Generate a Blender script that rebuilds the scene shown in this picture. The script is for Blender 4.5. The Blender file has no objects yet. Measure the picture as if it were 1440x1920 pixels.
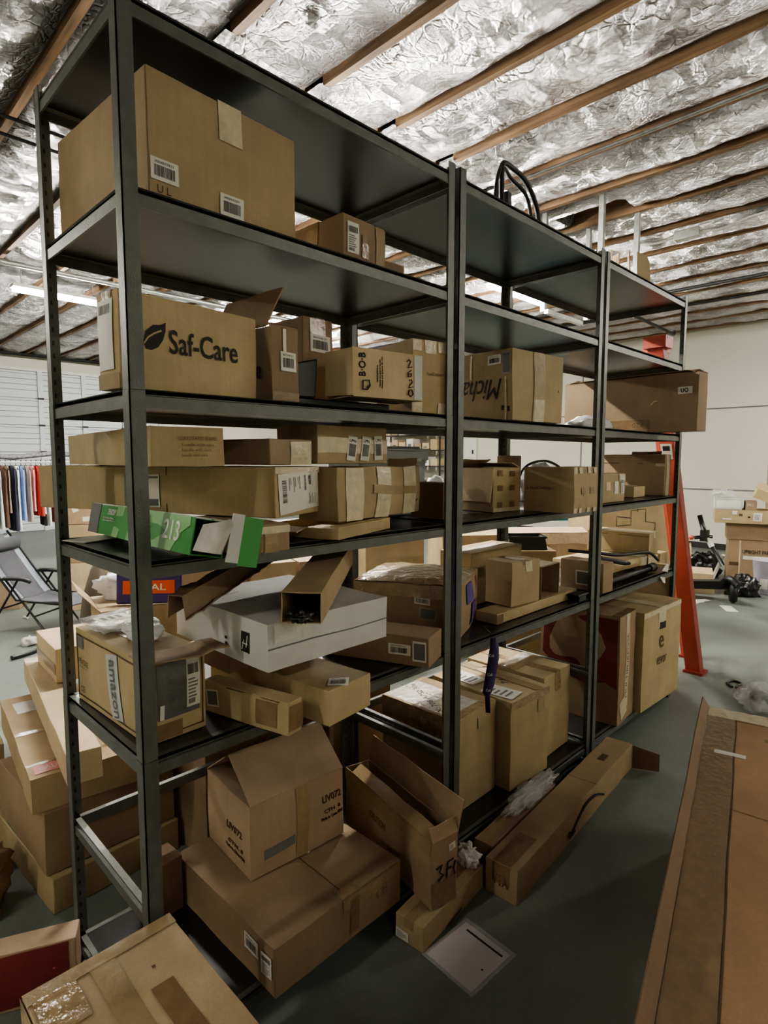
import bpy, bmesh, math, random
from mathutils import Vector, Matrix, noise
random.seed(7)
SC = bpy.context.scene
COL = SC.collection
PI = math.pi
R = math.radians

# ------------------------------------------------------------------ materials
MATS = {}
def nt_new(name):
    m = bpy.data.materials.new(name); m.use_nodes = True
    nt = m.node_tree; b = nt.nodes['Principled BSDF']
    return m, nt, b
def lin(c):
    return tuple((x/12.92 if x <= .04045 else ((x+.055)/1.055)**2.4) for x in (v/255 for v in c))
def plain(name, rgb, rough=.6, metal=0., spec=.5, alpha=1., emit=0., var=.10, scale=9., bump=0., bscale=60., rnd=0.):
    """procedural principled material: base colour broken up by object-space noise"""
    if name in MATS: return MATS[name]
    m, nt, b = nt_new(name)
    N = nt.nodes; L = nt.links
    c = lin(rgb)
    tc = N.new('ShaderNodeTexCoord')
    n1 = N.new('ShaderNodeTexNoise'); n1.inputs['Scale'].default_value = scale; n1.inputs['Detail'].default_value = 5
    L.new(tc.outputs['Object'], n1.inputs['Vector'])
    mp = N.new('ShaderNodeMapRange'); mp.inputs[1].default_value = .3; mp.inputs[2].default_value = .7
    mp.inputs[3].default_value = 1-var; mp.inputs[4].default_value = 1+var
    L.new(n1.outputs['Fac'], mp.inputs[0])
    hv = N.new('ShaderNodeHueSaturation'); hv.inputs['Color'].default_value = (*c, 1)
    val = mp.outputs[0]
    if rnd:
        oi = N.new('ShaderNodeObjectInfo')
        m2 = N.new('ShaderNodeMapRange'); m2.inputs[3].default_value = 1-rnd; m2.inputs[4].default_value = 1+rnd
        L.new(oi.outputs['Random'], m2.inputs[0])
        mu = N.new('ShaderNodeMath'); mu.operation = 'MULTIPLY'
        L.new(val, mu.inputs[0]); L.new(m2.outputs[0], mu.inputs[1]); val = mu.outputs[0]
    L.new(val, hv.inputs['Value'])
    L.new(hv.outputs[0], b.inputs['Base Color'])
    b.inputs['Roughness'].default_value = rough; b.inputs['Metallic'].default_value = metal
    b.inputs['Specular IOR Level'].default_value = spec
    if alpha < 1: b.inputs['Alpha'].default_value = alpha
    if emit:
        b.inputs['Emission Color'].default_value = (*c, 1); b.inputs['Emission Strength'].default_value = emit
    if bump:
        n2 = N.new('ShaderNodeTexNoise'); n2.inputs['Scale'].default_value = bscale; n2.inputs['Detail'].default_value = 4
        L.new(tc.outputs['Object'], n2.inputs['Vector'])
        bp = N.new('ShaderNodeBump'); bp.inputs['Strength'].default_value = bump; bp.inputs['Distance'].default_value = .01
        L.new(n2.outputs['Fac'], bp.inputs['Height']); L.new(bp.outputs[0], b.inputs['Normal'])
    MATS[name] = m
    return m
def kraft(name, rgb, rough=.72):
    if name in MATS: return MATS[name]
    m, nt, b = nt_new(name)
    N = nt.nodes; L = nt.links
    c = lin(rgb)
    tc = N.new('ShaderNodeTexCoord')
    n1 = N.new('ShaderNodeTexNoise'); n1.inputs['Scale'].default_value = 5; n1.inputs['Detail'].default_value = 6; n1.inputs['Roughness'].default_value = .6
    n2 = N.new('ShaderNodeTexNoise'); n2.inputs['Scale'].default_value = 260; n2.inputs['Detail'].default_value = 2
    mpg = N.new('ShaderNodeMapping'); mpg.inputs['Scale'].default_value = (90, 90, 2)
    n3 = N.new('ShaderNodeTexNoise'); n3.inputs['Scale'].default_value = 1; n3.inputs['Detail'].default_value = 3
    L.new(tc.outputs['Object'], n1.inputs['Vector']); L.new(tc.outputs['Object'], n2.inputs['Vector'])
    L.new(tc.outputs['Object'], mpg.inputs['Vector']); L.new(mpg.outputs[0], n3.inputs['Vector'])
    oi = N.new('ShaderNodeObjectInfo')
    def mr(src, a, bb, lo, hi):
        x = N.new('ShaderNodeMapRange'); x.inputs[1].default_value = a; x.inputs[2].default_value = bb
        x.inputs[3].default_value = lo; x.inputs[4].default_value = hi; L.new(src, x.inputs[0]); return x.outputs[0]
    def mul(a, bb):
        x = N.new('ShaderNodeMath'); x.operation = 'MULTIPLY'; L.new(a, x.inputs[0]); L.new(bb, x.inputs[1]); return x.outputs[0]
    v = mul(mul(mr(n1.outputs['Fac'], .3, .7, .86, 1.12), mr(n2.outputs['Fac'], .3, .7, .95, 1.05)),
            mul(mr(n3.outputs['Fac'], .3, .7, .97, 1.03), mr(oi.outputs['Random'], 0, 1, .90, 1.10)))
    hv = N.new('ShaderNodeHueSaturation'); hv.inputs['Color'].default_value = (*c, 1)
    hv.inputs['Saturation'].default_value = .84
    L.new(v, hv.inputs['Value']); L.new(hv.outputs[0], b.inputs['Base Color'])
    b.inputs['Roughness'].default_value = rough; b.inputs['Specular IOR Level'].default_value = .35
    bp = N.new('ShaderNodeBump'); bp.inputs['Strength'].default_value = .25; bp.inputs['Distance'].default_value = .006
    L.new(n1.outputs['Fac'], bp.inputs['Height']); L.new(bp.outputs[0], b.inputs['Normal'])
    MATS[name] = m
    return m

K1 = kraft('kraft_tan', (168, 142, 102))
K2 = kraft('kraft_yellow', (176, 152, 106))
K3 = kraft('kraft_brown', (150, 122, 88))
K4 = kraft('kraft_pinkish', (160, 133, 103))
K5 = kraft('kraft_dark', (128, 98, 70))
KP = kraft('kraft_pale', (200, 174, 132))
KIN = kraft('kraft_inside', (140, 108, 76))
INK = plain('ink_black', (34, 30, 28), .7, var=.05)
INKB = plain('ink_brown', (84, 62, 42), .75, var=.05)
INKF = plain('ink_faint', (126, 100, 72), .75, var=.05)
INKG = plain('ink_grey', (110, 110, 108), .7, var=.05)
INKW = plain('ink_white', (225, 232, 222), .7, var=.05)
INKR = plain('ink_red', (112, 42, 40), .6, var=.12, scale=14)
PAPER = plain('label_paper', (214, 212, 200), .55, var=.03)
PAPERW = plain('white_carton_board', (196, 196, 190), .6, var=.06, bump=.25, bscale=14)
TAPE = plain('packing_tape', (158, 136, 104), .22, spec=.6, var=.10, scale=20, bump=.25, bscale=30)
TAPEP = plain('tape_pale', (200, 186, 158), .3, spec=.6, var=.12, scale=30, bump=.4, bscale=40)
TAPED = plain('tape_dark', (132, 107, 80), .2, spec=.6, var=.12, scale=25, bump=.3, bscale=40)
WRAP = plain('glossy_plastic_wrap', (156, 132, 100), .07, spec=1., var=.16, scale=22, bump=1., bscale=34)
STEEL = plain('charcoal_steel', (96, 98, 94), .42, metal=.25, spec=.5, var=.16, scale=18, bump=.12, bscale=220)
STEELD = plain('charcoal_steel_dark', (44, 45, 43), .5, metal=.2, var=.1)
DECK = plain('dark_shelf_panel', (34, 33, 34), .32, metal=.1, spec=.6, var=.10, scale=4, bump=.05, bscale=8)
GALV = plain('galvanised_steel', (190, 194, 192), .35, metal=.8, var=.12, scale=20)
WOOD = None
BLACKP = plain('black_plastic', (22, 22, 24), .4, var=.15)
BLACKR = plain('black_rubber', (30, 29, 28), .6, var=.15)
CLEARP = plain('translucent_plastic', (176, 182, 186), .3, alpha=.95, var=.05)
FILM = plain('clear_film', (222, 224, 224), .12, spec=.8, alpha=.38, var=.08, bump=.8, bscale=22)
FILMW = plain('white_film', (226, 226, 228), .3, alpha=.85, var=.08, bump=.8, bscale=24)
GREEN = plain('green_print', (70, 148, 78), .4, var=.10)
GREENL = plain('green_print_light', (140, 188, 132), .4, var=.06)
PURPLE = plain('purple_fabric', (58, 38, 92), .6, var=.2, scale=40, bump=.4, bscale=90)
PURPLEL = plain('purple_label', (84, 62, 128), .5, var=.1)
ORANGE = plain('orange_print', (226, 92, 50), .5, var=.06)
RED = plain('red_paint', (196, 92, 76), .45, var=.08)
REDD = plain('red_rail_shaded', (138, 52, 44), .5, var=.08)  # shaded copy of the ladder red, shade put into the colour
WHITE = plain('white_paint', (222, 222, 216), .5, var=.03)
GREYF = plain('grey_fabric', (88, 90, 96), .85, var=.1, bump=.3, bscale=160)
GREYL = plain('light_grey_fabric', (150, 158, 168), .85, var=.1, bump=.3, bscale=120)
TEAL = plain('teal_steel', (44, 110, 104), .45, var=.1)
BLUE = plain('blue_plastic', (96, 138, 190), .5, var=.1)

def wood_mat():
    m, nt, b = nt_new('raw_timber'); N = nt.nodes; L = nt.links
    tc = N.new('ShaderNodeTexCoord'); mp = N.new('ShaderNodeMapping'); mp.inputs['Scale'].default_value = (30, 1.6, 30)
    n = N.new('ShaderNodeTexNoise'); n.inputs['Scale'].default_value = 1.2; n.inputs['Detail'].default_value = 6
    cr = N.new('ShaderNodeValToRGB')
    cr.color_ramp.elements[0].position = .3; cr.color_ramp.elements[0].color = (*lin((110, 84, 64)), 1)
    cr.color_ramp.elements[1].position = .72; cr.color_ramp.elements[1].color = (*lin((162, 130, 98)), 1)
    n2 = N.new('ShaderNodeTexNoise'); n2.inputs['Scale'].default_value = 2.2; n2.inputs['Detail'].default_value = 2
    mr = N.new('ShaderNodeMapRange'); mr.inputs[1].default_value = .35; mr.inputs[2].default_value = .65; mr.inputs[3].default_value = .75; mr.inputs[4].default_value = 1.15
    hv = N.new('ShaderNodeHueSaturation')
    L.new(tc.outputs['Object'], mp.inputs[0]); L.new(mp.outputs[0], n.inputs['Vector']); L.new(n.outputs['Fac'], cr.inputs[0])
    L.new(tc.outputs['Object'], n2.inputs['Vector']); L.new(n2.outputs['Fac'], mr.inputs[0]); L.new(mr.outputs[0], hv.inputs['Value'])
    L.new(cr.outputs[0], hv.inputs['Color']); L.new(hv.outputs[0], b.inputs['Base Color'])
    b.inputs['Roughness'].default_value = .7
    return m
WOOD = wood_mat()

def foil_mat():
    m, nt, b = nt_new('foil_insulation'); N = nt.nodes; L = nt.links
    tc = N.new('ShaderNodeTexCoord')
    mp = N.new('ShaderNodeMapping'); mp.inputs['Scale'].default_value = (1.6, .8, 1)
    L.new(tc.outputs['Object'], mp.inputs[0])
    n1 = N.new('ShaderNodeTexNoise'); n1.inputs['Scale'].default_value = 6; n1.inputs['Detail'].default_value = 9; n1.inputs['Roughness'].default_value = .72; n1.inputs['Distortion'].default_value = 1.2
    v = N.new('ShaderNodeTexVoronoi'); v.feature = 'DISTANCE_TO_EDGE'; v.inputs['Scale'].default_value = 11
    nd = N.new('ShaderNodeTexNoise'); nd.inputs['Scale'].default_value = 3; nd.inputs['Detail'].default_value = 3
    ad = N.new('ShaderNodeVectorMath'); ad.operation = 'MULTIPLY_ADD'; ad.inputs[1].default_value = (.5, .5, .5)
    L.new(mp.outputs[0], n1.inputs['Vector']); L.new(tc.outputs['Object'], nd.inputs['Vector'])
    L.new(nd.outputs['Color'], ad.inputs[0]); L.new(tc.outputs['Object'], ad.inputs[2]); L.new(ad.outputs[0], v.inputs['Vector'])
    cl = N.new('ShaderNodeMath'); cl.operation = 'MINIMUM'; cl.inputs[1].default_value = .12; L.new(v.outputs['Distance'], cl.inputs[0])
    mu = N.new('ShaderNodeMath'); mu.operation = 'MULTIPLY_ADD'; mu.inputs[1].default_value = 3.0
    L.new(cl.outputs[0], mu.inputs[0]); L.new(n1.outputs['Fac'], mu.inputs[2])
    # fine reinforcing scrim
    ck = N.new('ShaderNodeTexVoronoi'); ck.inputs['Scale'].default_value = 70
    L.new(tc.outputs['Object'], ck.inputs['Vector'])
    m3 = N.new('ShaderNodeMath'); m3.operation = 'MULTIPLY_ADD'; m3.inputs[1].default_value = .10
    L.new(ck.outputs['Distance'], m3.inputs[0]); L.new(mu.outputs[0], m3.inputs[2])
    bp = N.new('ShaderNodeBump'); bp.inputs['Strength'].default_value = 1.; bp.inputs['Distance'].default_value = .16
    L.new(m3.outputs[0], bp.inputs['Height']); L.new(bp.outputs[0], b.inputs['Normal'])
    n4 = N.new('ShaderNodeTexNoise'); n4.inputs['Scale'].default_value = 1.3; n4.inputs['Detail'].default_value = 4
    L.new(tc.outputs['Object'], n4.inputs['Vector'])
    cr = N.new('ShaderNodeValToRGB')
    cr.color_ramp.elements[0].position = .3; cr.color_ramp.elements[0].color = (.30, .29, .30, 1)
    cr.color_ramp.elements[1].position = .7; cr.color_ramp.elements[1].color = (.60, .59, .59, 1)
    L.new(n4.outputs['Fac'], cr.inputs[0]); L.new(cr.outputs[0], b.inputs['Base Color'])
    b.inputs['Metallic'].default_value = 1; b.inputs['Roughness'].default_value = .19
    return m
FOIL = foil_mat()

def floor_mat():
    m, nt, b = nt_new('sealed_concrete'); N = nt.nodes; L = nt.links
    tc = N.new('ShaderNodeTexCoord')
    n1 = N.new('ShaderNodeTexNoise'); n1.inputs['Scale'].default_value = 1.1; n1.inputs['Detail'].default_value = 8; n1.inputs['Roughness'].default_value = .6
    n2 = N.new('ShaderNodeTexNoise'); n2.inputs['Scale'].default_value = 40; n2.inputs['Detail'].default_value = 4
    cr = N.new('ShaderNodeValToRGB')
    cr.color_ramp.elements[0].position = .3; cr.color_ramp.elements[0].color = (*lin((96, 104, 98)), 1)
    cr.color_ramp.elements[1].position = .72; cr.color_ramp.elements[1].color = (*lin((128, 136, 130)), 1)
    mr = N.new('ShaderNodeMapRange'); mr.inputs[3].default_value = .88; mr.inputs[4].default_value = 1.12
    hv = N.new('ShaderNodeHueSaturation')
    L.new(tc.outputs['Object'], n1.inputs['Vector']); L.new(tc.outputs['Object'], n2.inputs['Vector'])
    L.new(n1.outputs['Fac'], cr.inputs[0]); L.new(n2.outputs['Fac'], mr.inputs[0]); L.new(mr.outputs[0], hv.inputs['Value'])
    L.new(cr.outputs[0], hv.inputs['Color']); L.new(hv.outputs[0], b.inputs['Base Color'])
    r = N.new('ShaderNodeMapRange'); r.inputs[3].default_value = .32; r.inputs[4].default_value = .55
    L.new(n1.outputs['Fac'], r.inputs[0]); L.new(r.outputs[0], b.inputs['Roughness'])
    bp = N.new('ShaderNodeBump'); bp.inputs['Strength'].default_value = .08; bp.inputs['Distance'].default_value = .01
    L.new(n2.outputs['Fac'], bp.inputs['Height']); L.new(bp.outputs[0], b.inputs['Normal'])
    return m
FLOORM = floor_mat()
WALLM = plain('painted_wall', (214, 211, 196), .7, var=.04, scale=.9)
DOORM = plain('sectional_door_paint', (206, 212, 216), .5, var=.04, scale=2)

# ------------------------------------------------------------------ mesh helpers
def link(name, bm, mats, parent=None, smooth=False, loc=None, rot=None):
    me = bpy.data.meshes.new(name); bm.to_mesh(me); bm.free()
    for m in (mats if isinstance(mats, (list, tuple)) else [mats]): me.materials.append(m)
    if smooth: me.polygons.foreach_set('use_smooth', [True]*len(me.polygons))
    o = bpy.data.objects.new(name, me); COL.objects.link(o)
    if parent: o.parent = parent
    if loc: o.location = loc
    if rot: o.rotation_euler = rot
    return o
def tag(o, label, cat, group=None):
    o['label'] = label; o['category'] = cat
    if group: o['group'] = group
    return o
def empty(name, label, cat, loc=(0,0,0), rot=(0,0,0), group=None):
    o = bpy.data.objects.new(name, None); COL.objects.link(o); o.empty_display_size = .05
    o.location = loc; o.rotation_euler = rot
    return tag(o, label, cat, group)
def struct(o):
    o['kind'] = 'structure'; return o
def bx(bm, x0, x1, y0, y1, z0, z1, mi=0, mtx=None):
    vs = [bm.verts.new(((x0, x1)[i & 1], (y0, y1)[(i >> 1) & 1], (z0, z1)[i >> 2])) for i in range(8)]
    if mtx is not None:
        for v in vs: v.co = mtx @ v.co
    for f in ((0,2,3,1), (4,5,7,6), (0,1,5,4), (2,6,7,3), (0,4,6,2), (1,3,7,5)):
        fc = bm.faces.new([vs[i] for i in f]); fc.material_index = mi
    return vs
def poly(bm, pts, mi=0):
    f = bm.faces.new([bm.verts.new(p) for p in pts]); f.material_index = mi; return f
def bevel(o, w=.003, seg=2, ang=35):
    md = o.modifiers.new('bevel', 'BEVEL'); md.width = w; md.segments = seg; md.limit_method = 'ANGLE'; md.angle_limit = R(ang)
    md.harden_normals = True
    o.data.polygons.foreach_set('use_smooth', [True]*len(o.data.polygons))
    return o
def tube(bm, pts, rad, sides=8, mi=0, cap=True):
    pts = [Vector(p) for p in pts]; rings = []
    for i, p in enumerate(pts):
        t = (pts[min(i+1, len(pts)-1)]-pts[max(i-1, 0)]).normalized()
        a = t.cross(Vector((0, 0, 1)))
        if a.length < 1e-3: a = t.cross(Vector((1, 0, 0)))
        a.normalize(); b = t.cross(a)
        r = rad[i] if isinstance(rad, (list, tuple)) else rad
        rings.append([bm.verts.new(p+r*(math.cos(2*PI*k/sides)*a+math.sin(2*PI*k/sides)*b)) for k in range(sides)])
    for i in range(len(rings)-1):
        for k in range(sides):
            f = bm.faces.new((rings[i][k], rings[i][(k+1) % sides], rings[i+1][(k+1) % sides], rings[i+1][k])); f.material_index = mi; f.smooth = True
    if cap:
        for rg in (rings[0], rings[-1]):
            f = bm.faces.new(rg if rg is rings[0] else rg[::-1]); f.material_index = mi
def spline(ctrl, n=10):
    """Catmull-Rom through control points"""
    c = [Vector(p) for p in ctrl]; out = []
    for i in range(len(c)-1):
        p0, p1, p2, p3 = c[max(i-1, 0)], c[i], c[i+1], c[min(i+2, len(c)-1)]
        for k in range(n):
            t = k/n
            out.append(.5*((2*p1)+(-p0+p2)*t+(2*p0-5*p1+4*p2-p3)*t*t+(-p0+3*p1-3*p2+p3)*t**3))
    out.append(c[-1]); return out
def lathe(bm, prof, seg=20, mi=0, sx=1, sy=1):
    rings = [[bm.verts.new((r*math.cos(2*PI*k/seg)*sx, r*math.sin(2*PI*k/seg)*sy, z)) for k in range(seg)] for r, z in prof]
    for i in range(len(rings)-1):
        for k in range(seg):
            f = bm.faces.new((rings[i][k], rings[i][(k+1) % seg], rings[i+1][(k+1) % seg], rings[i+1][k])); f.material_index = mi; f.smooth = True
    return rings
def crumple(name, mat, size, seed, loc, parent=None, amp=.35, sub=4, flat=True, freq=3.):
    """irregular crumpled blob (bags, film) of given half sizes resting on z = 0"""
    bm = bmesh.new(); bmesh.ops.create_icosphere(bm, subdivisions=sub, radius=1)
    o = Vector((seed*7.3, seed*3.1, seed*1.7))
    for v in bm.verts:
        n = v.co.normalized()
        k = 1+amp*noise.noise(n*freq*.6+o)+amp*.7*abs(noise.noise(n*freq*1.6+o))-amp*.35*abs(noise.noise(n*freq*3.4+o))
        p = n*k
        if flat and p.z < -.55: p.z = -.55
        v.co = Vector((p.x*size[0], p.y*size[1], (p.z+.55)*size[2]))
    return link(name, bm, mat, parent, smooth=True, loc=loc)

TXT = {}
def text_mesh(s, shear=0., bold=0.):
    """outline of a string as 2-D triangles, height ~1, lower left at the origin"""
    key = (s, shear, bold)
    if key in TXT: return TXT[key]
    cu = bpy.data.curves.new('lettering', 'FONT'); cu.body = s; cu.size = 1; cu.shear = shear; cu.resolution_u = 3; cu.offset = bold
    o = bpy.data.objects.new('lettering', cu); COL.objects.link(o)
    me = bpy.data.meshes.new_from_object(o.evaluated_get(bpy.context.evaluated_depsgraph_get()))
    vs = [(v.co.x, v.co.y) for v in me.vertices]; fs = [tuple(p.vertices) for p in me.polygons]
    bpy.data.objects.remove(o); bpy.data.curves.remove(cu); bpy.data.meshes.remove(me)
    if vs:
        x0 = min(v[0] for v in vs); y0 = min(v[1] for v in vs); x1 = max(v[0] for v in vs); y1 = max(v[1] for v in vs)
        vs = [(x-x0, y-y0) for x, y in vs]
        TXT[key] = (vs, fs, x1-x0, y1-y0)
    else: TXT[key] = ([], [], 1, 1)
    return TXT[key]

# ------------------------------------------------------------------ carton builder
class Carton:
    """cardboard box: origin at its near lower corner, local +X along the front face, +Y along the left face.
    faces: R front (-Y), L left (-X), T top, E far right end, B back"""
    def __init__(s, name, label, N, yaw, a, b, h, mat=K1, rx=0, ry=0, cat='box', group=None, wear=.0035, bulge=.004, open_top=False,
                 open_end=None, seed=None, taper=0.):
        s.a, s.b, s.h = a, b, h; s.seed = seed if seed is not None else hash(label) % 997
        s.seed = sum(ord(c) for c in label) % 997 if seed is None else seed
        s.wear, s.bulge, s.taper = wear, bulge, taper
        s.mats = [mat]; s.bm = bmesh.new(); s.N, s.rot = N, (R(rx), R(ry), R(yaw)); s.name = name
        s.ch = []; s.lay = 0; s.open = [f for f in ('T' if open_top else None, open_end) if f]
        s.label, s.cat, s.group = label, cat, group
        s._shell()
    def dims(s, f): return {'R': (s.a, s.h), 'L': (s.b, s.h), 'T': (s.a, s.b), 'E': (s.b, s.h), 'B': (s.a, s.h), 'D': (s.a, s.b)}[f]
    def pt(s, f, u, v, off=0.):
        a, b, h = s.a, s.b, s.h
        U, V = s.dims(f)
        p, n = {'R': ((u, 0, v), (0, -1, 0)), 'L': ((0, b-u, v), (-1, 0, 0)), 'T': ((u, v, h), (0, 0, 1)),
                'E': ((a, u, v), (1, 0, 0)), 'B': ((a-u, b, v), (0, 1, 0)), 'D': ((u, b-v, 0), (0, 0, -1))}[f]
        p = Vector(p); n = Vector(n)
        q = p*7+Vector((s.seed*1.37, s.seed*.71, s.seed*.33))
        d = noise.noise_vector(q)*s.wear
        if p.z < .004: d.z = 0
        uu = min(max(u/U, 0), 1); vv = min(max(v/V, 0), 1)
        bl = s.bulge*math.sin(PI*uu)*math.sin(PI*vv) if f != 'D' else 0
        if f == 'T': bl = -.5*bl
        if p.z > h-.004: d.z = -abs(d.z)
        r = p+d+n*(bl+off)
        return r
    def _shell(s):
        bm = s.bm; key = {}
        def vert(p):
            k = (round(p.x, 4), round(p.y, 4), round(p.z, 4))
            if k not in key: key[k] = bm.verts.new(p)
            return key[k]
        def cuts(d): return max(2, min(10, int(round(d/.055))))
        for f in 'RLTEBD':
            if f in s.open: continue
            U, V = s.dims(f); nu, nv = cuts(U), cuts(V)
            for i in range(nu):
                for j in range(nv):
                    q = [vert(s.pt(f, U*(i+x)/nu, V*(j+y)/nv)) for x, y in ((0, 0), (1, 0), (1, 1), (0, 1))]
                    try: bm.faces.new(q)
                    except ValueError: pass
    def mi(s, mat):
        if mat not in s.mats: s.mats.append(mat)
        return s.mats.index(mat)
    # --- flat marks draped on a face; bm defaults to the carton's own mesh
    def quad(s, f, u0, v0, w, h, mat, off=.0016, rot=0, bm=None, mi=None, n=None):
        tgt = s.bm if bm is None else bm
        mi = s.mi(mat) if mi is None else mi
        c, sn = math.cos(R(rot)), math.sin(R(rot))
        nx, ny = (min(40, max(1, int(abs(w)/.022))), min(40, max(1, int(abs(h)/.022)))) if n is None else n
        g = [[tgt.verts.new(s.pt(f, u0+w*i/nx*c-h*j/ny*sn, v0+w*i/nx*sn+h*j/ny*c, off)) for j in range(ny+1)] for i in range(nx+1)]
        for i in range(nx):
            for j in range(ny):
                fc = tgt.faces.new((g[i][j], g[i+1][j], g[i+1][j+1], g[i][j+1])); fc.material_index = mi
    def text(s, f, txt, u0, v0, h, mat=INK, rot=0, w=None, shear=0., bold=0., off=.0024, bm=None, mi=None):
        vs, fs, tw, th = text_mesh(txt, shear, bold)
        k = h/th; kx = (w/tw) if w else k
        tgt = s.bm if bm is None else bm; mi = s.mi(mat) if mi is None else mi
        c, sn = math.cos(R(rot)), math.sin(R(rot))
        nv = [tgt.verts.new(s.pt(f, u0+x*kx*c-y*k*sn, v0+x*kx*sn+y*k*c, off)) for x, y in vs]
        for q in fs:
            try: fc = tgt.faces.new([nv[i] for i in q]); fc.material_index = mi
            except ValueError: pass
        return s
    def shape(s, f, pts, mat, off=.0020):
        vs = [s.bm.verts.new(s.pt(f, u, v, off)) for u, v in pts]
        fc = s.bm.faces.new(vs); fc.material_index = s.mi(mat); return s
    def stroke(s, f, pts, w, mat=INK, off=.0024):
        mi = s.mi(mat)
        L = []; Rr = []
        for i, p in enumerate(pts):
            a = pts[max(i-1, 0)]; b = pts[min(i+1, len(pts)-1)]
            dx, dy = b[0]-a[0], b[1]-a[1]; l = math.hypot(dx, dy) or 1
            nx, ny = -dy/l*w/2, dx/l*w/2
            L.append(s.bm.verts.new(s.pt(f, p[0]+nx, p[1]+ny, off))); Rr.append(s.bm.verts.new(s.pt(f, p[0]-nx, p[1]-ny, off)))
        for i in range(len(pts)-1):
            fc = s.bm.faces.new((L[i], L[i+1], Rr[i+1], Rr[i])); fc.material_index = mi
        return s
    # --- parts
    def sticker(s, f, u0, v0, w, h, rot=0, kind='barcode', label=None, name=None, paper=None, title=None):
        bm = bmesh.new(); rnd = random.Random(int(u0*1000+v0*777+s.seed))
        mats = [paper or PAPER, INK, INKG]
        c, sn = math.cos(R(rot)), math.sin(R(rot))
        up = s.lay*.0011; s.lay += 1
        def sub(x, y, ww, hh, mi, off): s.quad(f, u0+x*c-y*sn, v0+x*sn+y*c, ww, hh, None, off+up, rot, bm, mi)
        sub(0, 0, w, h, 0, .0026)
        def bars(x, y, ww, hh, vertical=True, mi=1):
            t = 0; n = ww if vertical else hh
            while t < n*.97:
                d = n*rnd.choice((.012, .02, .032)); 
                if t+d > n: break
                if vertical: sub(x+t, y, d, hh, mi, .0034)
                else: sub(x, y+t, ww, d, mi, .0034)
                t += d+n*rnd.choice((.012, .02, .03))
        if kind == 'barcode':
            bars(w*.12, h*.18, w*.76, h*.5)
            tx = title or 'B07X4KQ2'
            s.text(f, tx, u0+(w*.14)*c-(h*.76)*sn, v0+(w*.14)*sn+(h*.76)*c, h*.12, None, rot, w=w*.68, bm=bm, mi=1, off=.0036+up)
        elif kind == 'tall':
            bars(w*.1, h*.80, w*.78, h*.13, True, 2)
        elif kind == 'ship':
            bars(w*.08, h*.28, w*.10, h*.58, False)
            for k in range(9):
                x = w*(.24+.035*k); hh = h*rnd.uniform(.15, .5)
                if k % 3 != 2: sub(x, h*(.88-hh/h), w*.012, hh, 2, .0034)
            bars(w*.60, h*.5, w*.05, h*.4, False)
            for k in range(5): sub(w*(.72+.04*k), h*.12, w*.012, h*rnd.uniform(.15, .3), 2, .0034)
            bars(w*.72, h*.62, w*.07, h*.26, False)
        elif kind == 'ups':
            bars(w*.08, h*.66, w*.8, h*.2)
            for k in range(6): sub(w*.1, h*(.54-.07*k), w*rnd.uniform(.4, .8), h*.03, 2, .0034)
            bars(w*.12, h*.06, w*.5, h*.1)
        elif kind == 'window':
            sub(w*.1, h*.1, w*.8, h*.8, 2, .0034)
        elif kind == 'lines':
            for k in range(4): sub(w*.12, h*(.2+.17*k), w*rnd.uniform(.45, .75), h*.07, 2, .0034)
        s.ch.append((name or 'sticker_label', bm, mats, label)); return s
    def tape(s, f, u0, v0, w, h, mat=TAPE, rot=0, label=None):
        bm = bmesh.new(); s.quad(f, u0, v0, w, h, None, .0019+.00035*len(s.ch), rot, bm, 0)
        s.ch.append(('tape_strip', bm, [mat], label)); return s
    def seam(s, axis='x', w=.05, hang=.06, mat=TAPE, off=None):
        """tape along the middle of the top, folded down both ends"""
        bm = bmesh.new()
        if axis == 'x':
            v0 = (s.b-w)/2 if off is None else off
            s.quad('T', 0, v0, s.a, w, None, .0018, 0, bm, 0)
            s.quad('L', s.b-v0-w, s.h-hang, w, hang, None, .0018, 0, bm, 0); s.quad('E', v0, s.h-hang, w, hang, None, .0018, 0, bm, 0)
        else:
            u0 = (s.a-w)/2 if off is None else off
            s.quad('T', u0, 0, w, s.b, None, .0018, 0, bm, 0)
            s.quad('R', u0, s.h-hang, w, hang, None, .0018, 0, bm, 0); s.quad('B', s.a-u0-w, s.h-hang, w, hang, None, .0018, 0, bm, 0)
        bmesh.ops.remove_doubles(bm, verts=bm.verts, dist=.0030)
        s.ch.append(('tape_strip', bm, [mat], None)); return s
    def crease(s, axis='x', at=.5, mat=INKB, w=.003):
        """dark gap where two closed flaps meet"""
        if axis == 'x': s.quad('T', 0, s.b*at-w/2, s.a, w, mat, .0012)
        else: s.quad('T', s.a*at-w/2, 0, w, s.b, mat, .0012)
        return s
    def flap(s, f, length, ang, t0=0., t1=1., mat=None, label=None, inset=0., skew=0., vtop=None, curl=.0):
        """flap hinged on the top edge of face f; ang 0 = straight up, 90 = flat outward, 180 = folded down outside, -90 = flat inward"""
        U, V = s.dims(f); V = V if vtop is None else vtop
        n = {'R': Vector((0, -1, 0)), 'L': Vector((-1, 0, 0)), 'E': Vector((1, 0, 0)), 'B': Vector((0, 1, 0))}[f]
        along = {'R': Vector((1, 0, 0)), 'L': Vector((0, -1, 0)), 'E': Vector((0, 1, 0)), 'B': Vector((-1, 0, 0))}[f]
        bm = bmesh.new(); nu, nv = 5, 4; g = []
        th = .004
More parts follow.
